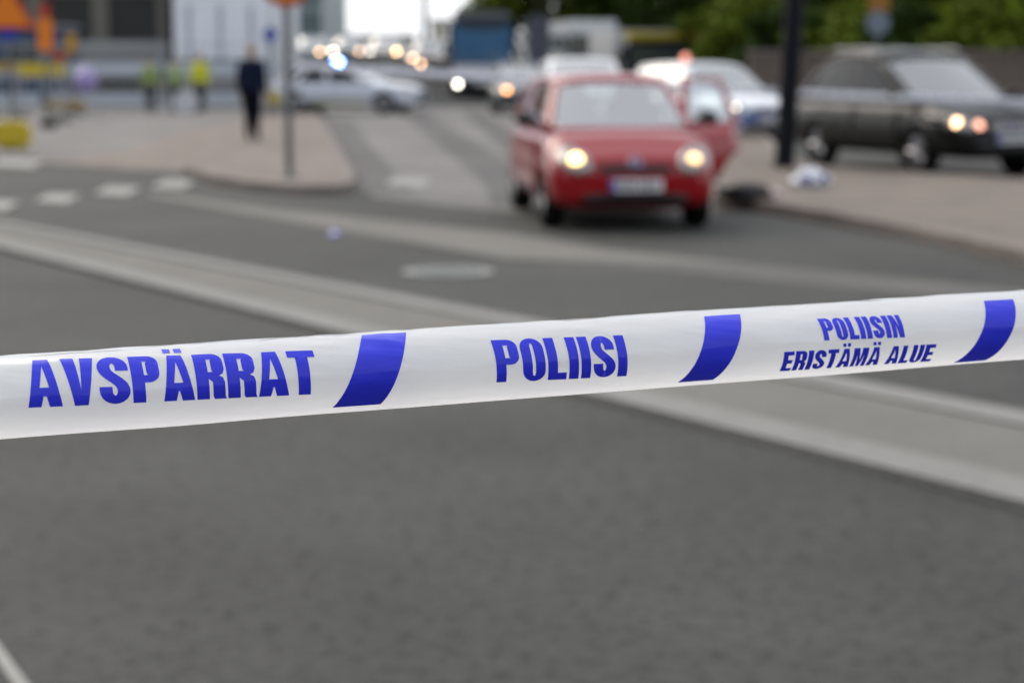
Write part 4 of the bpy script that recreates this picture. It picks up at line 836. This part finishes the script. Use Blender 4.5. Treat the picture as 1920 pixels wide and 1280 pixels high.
# ------------------------------------------------------------------ buildings
GLZ = mat('window_dark', (.03, .035, .04), .1, coat=1)
def building(name, label, x0, x1, Y, depth, h, wallm, floors, cols, win=(.6, .55), winm=GLZ, z0=None, roofm=None, ground=None):
    """walls with real window recesses on the front (facing -Y)"""
    z = rise(Y) if z0 is None else z0; o = empty(name, ((x0 + x1) / 2, Y, z)); tag(o, label, 'building'); W = x1 - x0
    MB().box((0, depth / 2 + .25, h / 2), (W - .02, depth - .5, h - .02)).build('core', wallm, o)
    cw = W / cols; fh = h / floors; wl = MB()
    for i in range(cols + 1):
        ww = cw * (1 - win[0]); xc = -W / 2 + i * cw; a, b = max(-W / 2, xc - ww / 2), min(W / 2, xc + ww / 2); wl.box(((a + b) / 2, .125, h / 2), (b - a, .25, h))
    for j in range(floors + 1):
        hh = fh * (1 - win[1]); zc = j * fh; a, b = max(0, zc - hh / 2), min(h, zc + hh / 2)
        for i in range(cols): wl.box((-W / 2 + (i + .5) * cw, .128, (a + b) / 2), (cw * win[0] - .004, .244, b - a))
    wl.build('wall', wallm, o)
    for i in range(cols):
        for j in range(floors):
            wn = MB().box((-W / 2 + (i + .5) * cw, .19, (j + .5) * fh), (cw * win[0] - .01, .05, fh * win[1] - .01)).build('window', winm, o)
    MB().box((0, depth / 2 - .05, h + .1), (W + .3, depth + .3, .2)).build('roof', roofm or mat('roof_grey', (.12, .12, .12), .8), o)
    return o
OLIVE = mat('render_olive', (.12, .115, .095), .8, var=.1, vs=1.2); LGREY = mat('panel_light', (.70, .72, .77), .6, var=.06, vs=.8)
def X(px, Y): return AT(px, 100, Y).x
# dark building on the left, with a light plinth and one deep dark opening
b = building('site_building', 'dark olive building with deep dark openings behind the site fence', X(-420, 80), X(312, 80), 80, 14, 9, OLIVE, 2, 6, (.74, .55), mat('opening_dark', (.012, .012, .010), .5))
MB().box((0, -.2, 1.05), (X(312, 80) - X(-420, 80), .35, 1.35)).build('plinth', mat('plinth_grey', (.20, .205, .21), .8), b)
b = building('corner_block', 'tall light grey corner block with narrow slots beside the dark building', X(327, 77), X(500, 77), 77, 12, 14, LGREY, 4, 3, (.16, .8), mat('slot_blue', (.50, .53, .60), .5))
MB().box((0, -.08, .6), (X(500, 77) - X(327, 77), .14, 1.2)).build('plinth', mat('plinth_grey'), b)
building('glass_block', 'blue-grey glass office block beyond the police car', X(505, 118), X(604, 118), 118, 18, 22, mat('mullion_grey', (.16, .20, .21), .5), 7, 6, (.86, .8), mat('office_glass', (.13, .19, .21), .2, coat=.6))
building('low_hall', 'low distant hall with a flat dark roof edge at the road top', X(610, 190), X(762, 190), 190, 20, 2.4, mat('hall_grey', (.34, .37, .36), .7), 1, 8, (.7, .4), z0=1.1, roofm=mat('dark_roof', (.08, .07, .07), .8))
building('pale_house', 'small cream house in the distance beside the blue bus', X(808, 170), X(868, 170), 170, 14, 3.4, mat('cream_wall', (.62, .58, .50), .7), 2, 4, (.5, .5), z0=1.1)
building('grey_house', 'small distant greenish-grey building behind the queuing cars', X(640, 240), X(800, 240), 240, 14, 2.2, mat('green_grey', (.30, .35, .33), .7), 1, 8, (.6, .5), z0=1.1)
# the street side behind the photographer: it shades the near faces and shows in reflections
for (x0, x1, yb, h, c, nm) in ((-46, -16, -24, 13, (.17, .145, .12), 'buff'), (-15.5, 12, -26, 15, (.14, .14, .145), 'grey'), (12.5, 44, -23, 12, (.16, .11, .09), 'brick red')):
    b = building('street_house', nm + ' town house facing the crossing from behind the cordon', x0, x1, yb, 12, h, mat('front_' + nm[:4], c, .8, var=.1, vs=1), 4, 8, (.45, .55), z0=0); b.rotation_euler = (0, 0, math.pi)
b = building('street_house', 'long dark grey unseen house added beside the site to darken reflections', -62, -20, 0, 12, 14, mat('front_side', (.13, .13, .13), .8, var=.1, vs=1), 4, 10, (.45, .55), z0=0); b.location = (-26, 22, 0); b.rotation_euler = (0, 0, math.pi / 2)  # unseen house, added so the car sides reflect something darker than sky
# site cabin and stacked gear behind the fence on the left
cx0, cx1 = X(-150, 70), X(122, 70); o = empty('site_cabin', ((cx0 + cx1) / 2, 70, rise(70))); tag(o, 'dark blue steel site cabin standing behind the left part of the fence', 'cabin'); cw_ = cx1 - cx0
CAB = mat('cabin_blue', (.025, .05, .11), .5, var=.1, vs=3); q = MB().box((0, 1.2, 1.3), (cw_, 2.4, 2.5), bev=.03); q.build('shell', CAB, o); rb = MB()
for k in range(int(cw_ / .3)): rb.box((-cw_ / 2 + .15 + k * .3, -.02, 1.3), (.12, .06, 2.3))
rb.build('ribs', CAB, o); MB().box((0, 1.2, 2.6), (cw_ + .1, 2.5, .12)).build('roof', mat('cabin_roof', (.20, .21, .22), .6), o)
wn = MB().box((cw_ * .22, -.07, 1.65), (1.1, .05, .8), bev=.01).build('window', GLZ, o); MB().box((cw_ * .22, -.10, 1.65), (.04, .03, .8)).build('mullion', FST, wn); dr = MB().box((-cw_ * .1, -.07, 1.05), (.9, .05, 2.0), bev=.01).build('door', mat('cabin_door', (.04, .07, .14), .5), o); MB().box((-cw_ * .1 + .35, -.11, 1.05), (.12, .03, .03)).build('handle', CHROME, dr)
board('barrier_board', 'short yellow barrier board next to the dark blue site cabin', 10, 126, 55, .62, .26, mat('dull_yellow'))
board('barrier_board', 'narrow red-orange barrier board below the tall orange marker board', 112, 106, 50, .34, .20, mat('barrier_red', (.40, .06, .01), .6))
p = AT(357, 190, 57.5); o = empty('cable_drum', (p.x - .1, 57.3, 0)); tag(o, 'small pale cable drum standing at the fence beside the yellow jacket', 'drum')
for yy in (-.16, .16): MB().lathe([(.001, -.02), (.34, -.02), (.34, .02), (.001, .02)], (0, yy, .34), 'Y', 28).build('flange', mat('drum_pale', (.46, .47, .50), .7), o)
MB().lathe([(.2, -.14), (.2, .14)], (0, 0, .34), 'Y', 24).build('hub', mat('drum_cable', (.10, .10, .11), .6), o)
# brown wall behind the SUV
o = empty('garden_wall', (0, 0, 0)); tag(o, 'brown rendered wall with a stone coping behind the dark SUV', 'wall')
wx0, wx1 = X(1405, 47), X(2150, 47); MB().box(((wx0 + wx1) / 2, 47, .85), (wx1 - wx0, .35, 1.7)).build('masonry', mat('wall_brown', (.11, .085, .07), .85, var=.2, vs=3), o); MB().box(((wx0 + wx1) / 2, 47, 1.74), (wx1 - wx0 + .1, .45, .08), bev=.01).build('coping', KERB, o)

# ------------------------------------------------------------------ trees
BARK = mat('bark', (.05, .04, .03), .9, bump=.6, bs=15)
def leaf_mat(name, c, v=.5):
    m = mat(name, c, .7, var=v, vs=1.3, spec=.08); return m
LEAF = [leaf_mat('leaf_dark', (.030, .054, .008)), leaf_mat('leaf_mid', (.085, .115, .010)), leaf_mat('leaf_light', (.14, .165, .012))]
def crown_mesh(seed, n, lf, m):
    rnd = random.Random(seed); vs = []; fs = []; cl = []
    for k in range(46):
        z = rnd.uniform(.02, 1); rr = math.sqrt(max(.05, 1 - (2 * z - .85) ** 2 * .8)) * (.55 + .45 * rnd.random()); a = rnd.uniform(0, 6.283); cl.append((rr * math.cos(a), rr * math.sin(a), z, rnd.uniform(.16, .34)))
    for i in range(n):
        c = cl[rnd.randrange(len(cl))]; d = Vector((rnd.gauss(0, 1), rnd.gauss(0, 1), rnd.gauss(0, 1))).normalized() * c[3] * (rnd.random() ** .4)
        p = Vector((c[0], c[1], c[2] * 2)) + d; u = Vector((rnd.gauss(0, 1), rnd.gauss(0, 1), rnd.gauss(0, .6))).normalized(); w_ = u.cross(Vector((rnd.gauss(0, 1), rnd.gauss(0, 1), rnd.gauss(0, 1)))).normalized(); s = lf * rnd.uniform(.6, 1.3); k = len(vs)
        vs += [p - u * s, p + w_ * s * .45, p + u * s, p - w_ * s * .45]; fs.append((k, k + 1, k + 2, k + 3))
    me = bpy.data.meshes.new('crown'); me.from_pydata([tuple(v) for v in vs], [], fs); me.materials.append(m); return me
CR = [crown_mesh(40 + i, 9000, .075, LEAF[i % 3]) for i in range(3)]
def tree_trunk(seed, h, r):
    rnd = random.Random(seed); mb = MB(); P = [(rnd.uniform(-.1, .1) * t, rnd.uniform(-.1, .1) * t, h * t) for t in (0, .25, .5, .75, 1)]; mb.tube(P, [r * 1.3, r, r * .85, r * .6, r * .3], 10)
    for k in range(6): a = k * 1.05 + rnd.random(); z = h * rnd.uniform(.3, .8); mb.tube([(0, 0, z), (math.cos(a) * h * .16, math.sin(a) * h * .16, z + h * .12), (math.cos(a) * h * .3, math.sin(a) * h * .3, z + h * .2)], [r * .45, r * .3, r * .1], 7)
    return mb
def tree(label, X_, Y, h, rad, base, kind, name='broadleaf_tree', group='trees on the right'):
    o = empty(name, (X_, Y, rise(Y)), random.uniform(0, 6)); tag(o, label, 'tree' if name == 'broadleaf_tree' else 'shrub', group); tree_trunk(int(X_ * 10), base + (h - base) * .7, .05 * h ** .9 * .5).build('trunk', BARK, o)
    c = bpy.data.objects.new('crown', CR[kind]); col.objects.link(c); c.parent = o; c.location = (0, 0, base); c.scale = (rad, rad, (h - base) / 2.1)
TREES = [(1010, 96, 9, 3.4, .8, 1, 'mid-green tree rising behind the slate pillar'), (1105, 98, 10, 3.8, 1.0, 1, 'mid-green tree rising behind the coach'), (1215, 92, 9, 3.6, .8, 0, 'dark tree rising behind the yellow load board'), (1320, 84, 9, 3.6, .4, 0, 'dark tree behind the square orange-red sign'), (1420, 70, 8.5, 3.2, .4, 0, 'dark tree just beside the black lamp post'), (1540, 64, 8, 3.0, .4, 1, 'mid-green tree behind the rear of the dark SUV'), (1640, 60, 8, 2.8, .4, 0, 'dark tree directly behind the round pale sign'), (1750, 58, 8, 2.8, .5, 2, 'light green tree behind the windscreen of the dark SUV'), (1860, 56, 7.5, 2.8, .6, 0, 'dark tree behind the brown wall near the SUV bonnet'), (1975, 55, 8, 3, .6, 1, 'mid-green tree at the far end of the brown wall')]
for (px, Y, h, rad, base, k, lab) in TREES: tree(lab, X(px, Y), Y, h, rad, base, k)
for i, (px, Y, k, lab) in enumerate(((1325, 80, 0, 'low dark shrub behind the white patrol car'), (1390, 60, 1, 'low mid-green shrub left of the black lamp post'), (1180, 100, 0, 'low dark shrub between the coach and the dark lorry'), (1480, 54, 0, 'low dark shrub beside the end of the brown wall'), (1590, 53, 1, 'low green shrub close behind the brown wall'), (1700, 52, 0, 'low dark shrub behind the SUV roof'), (1820, 51.5, 1, 'low green shrub over the wall by the SUV bonnet'))):
    tree(lab, X(px, Y), Y, 2.9 if Y < 60 else 3.6, 2.0, .1, k, 'garden_shrub', 'shrubs before the trees')
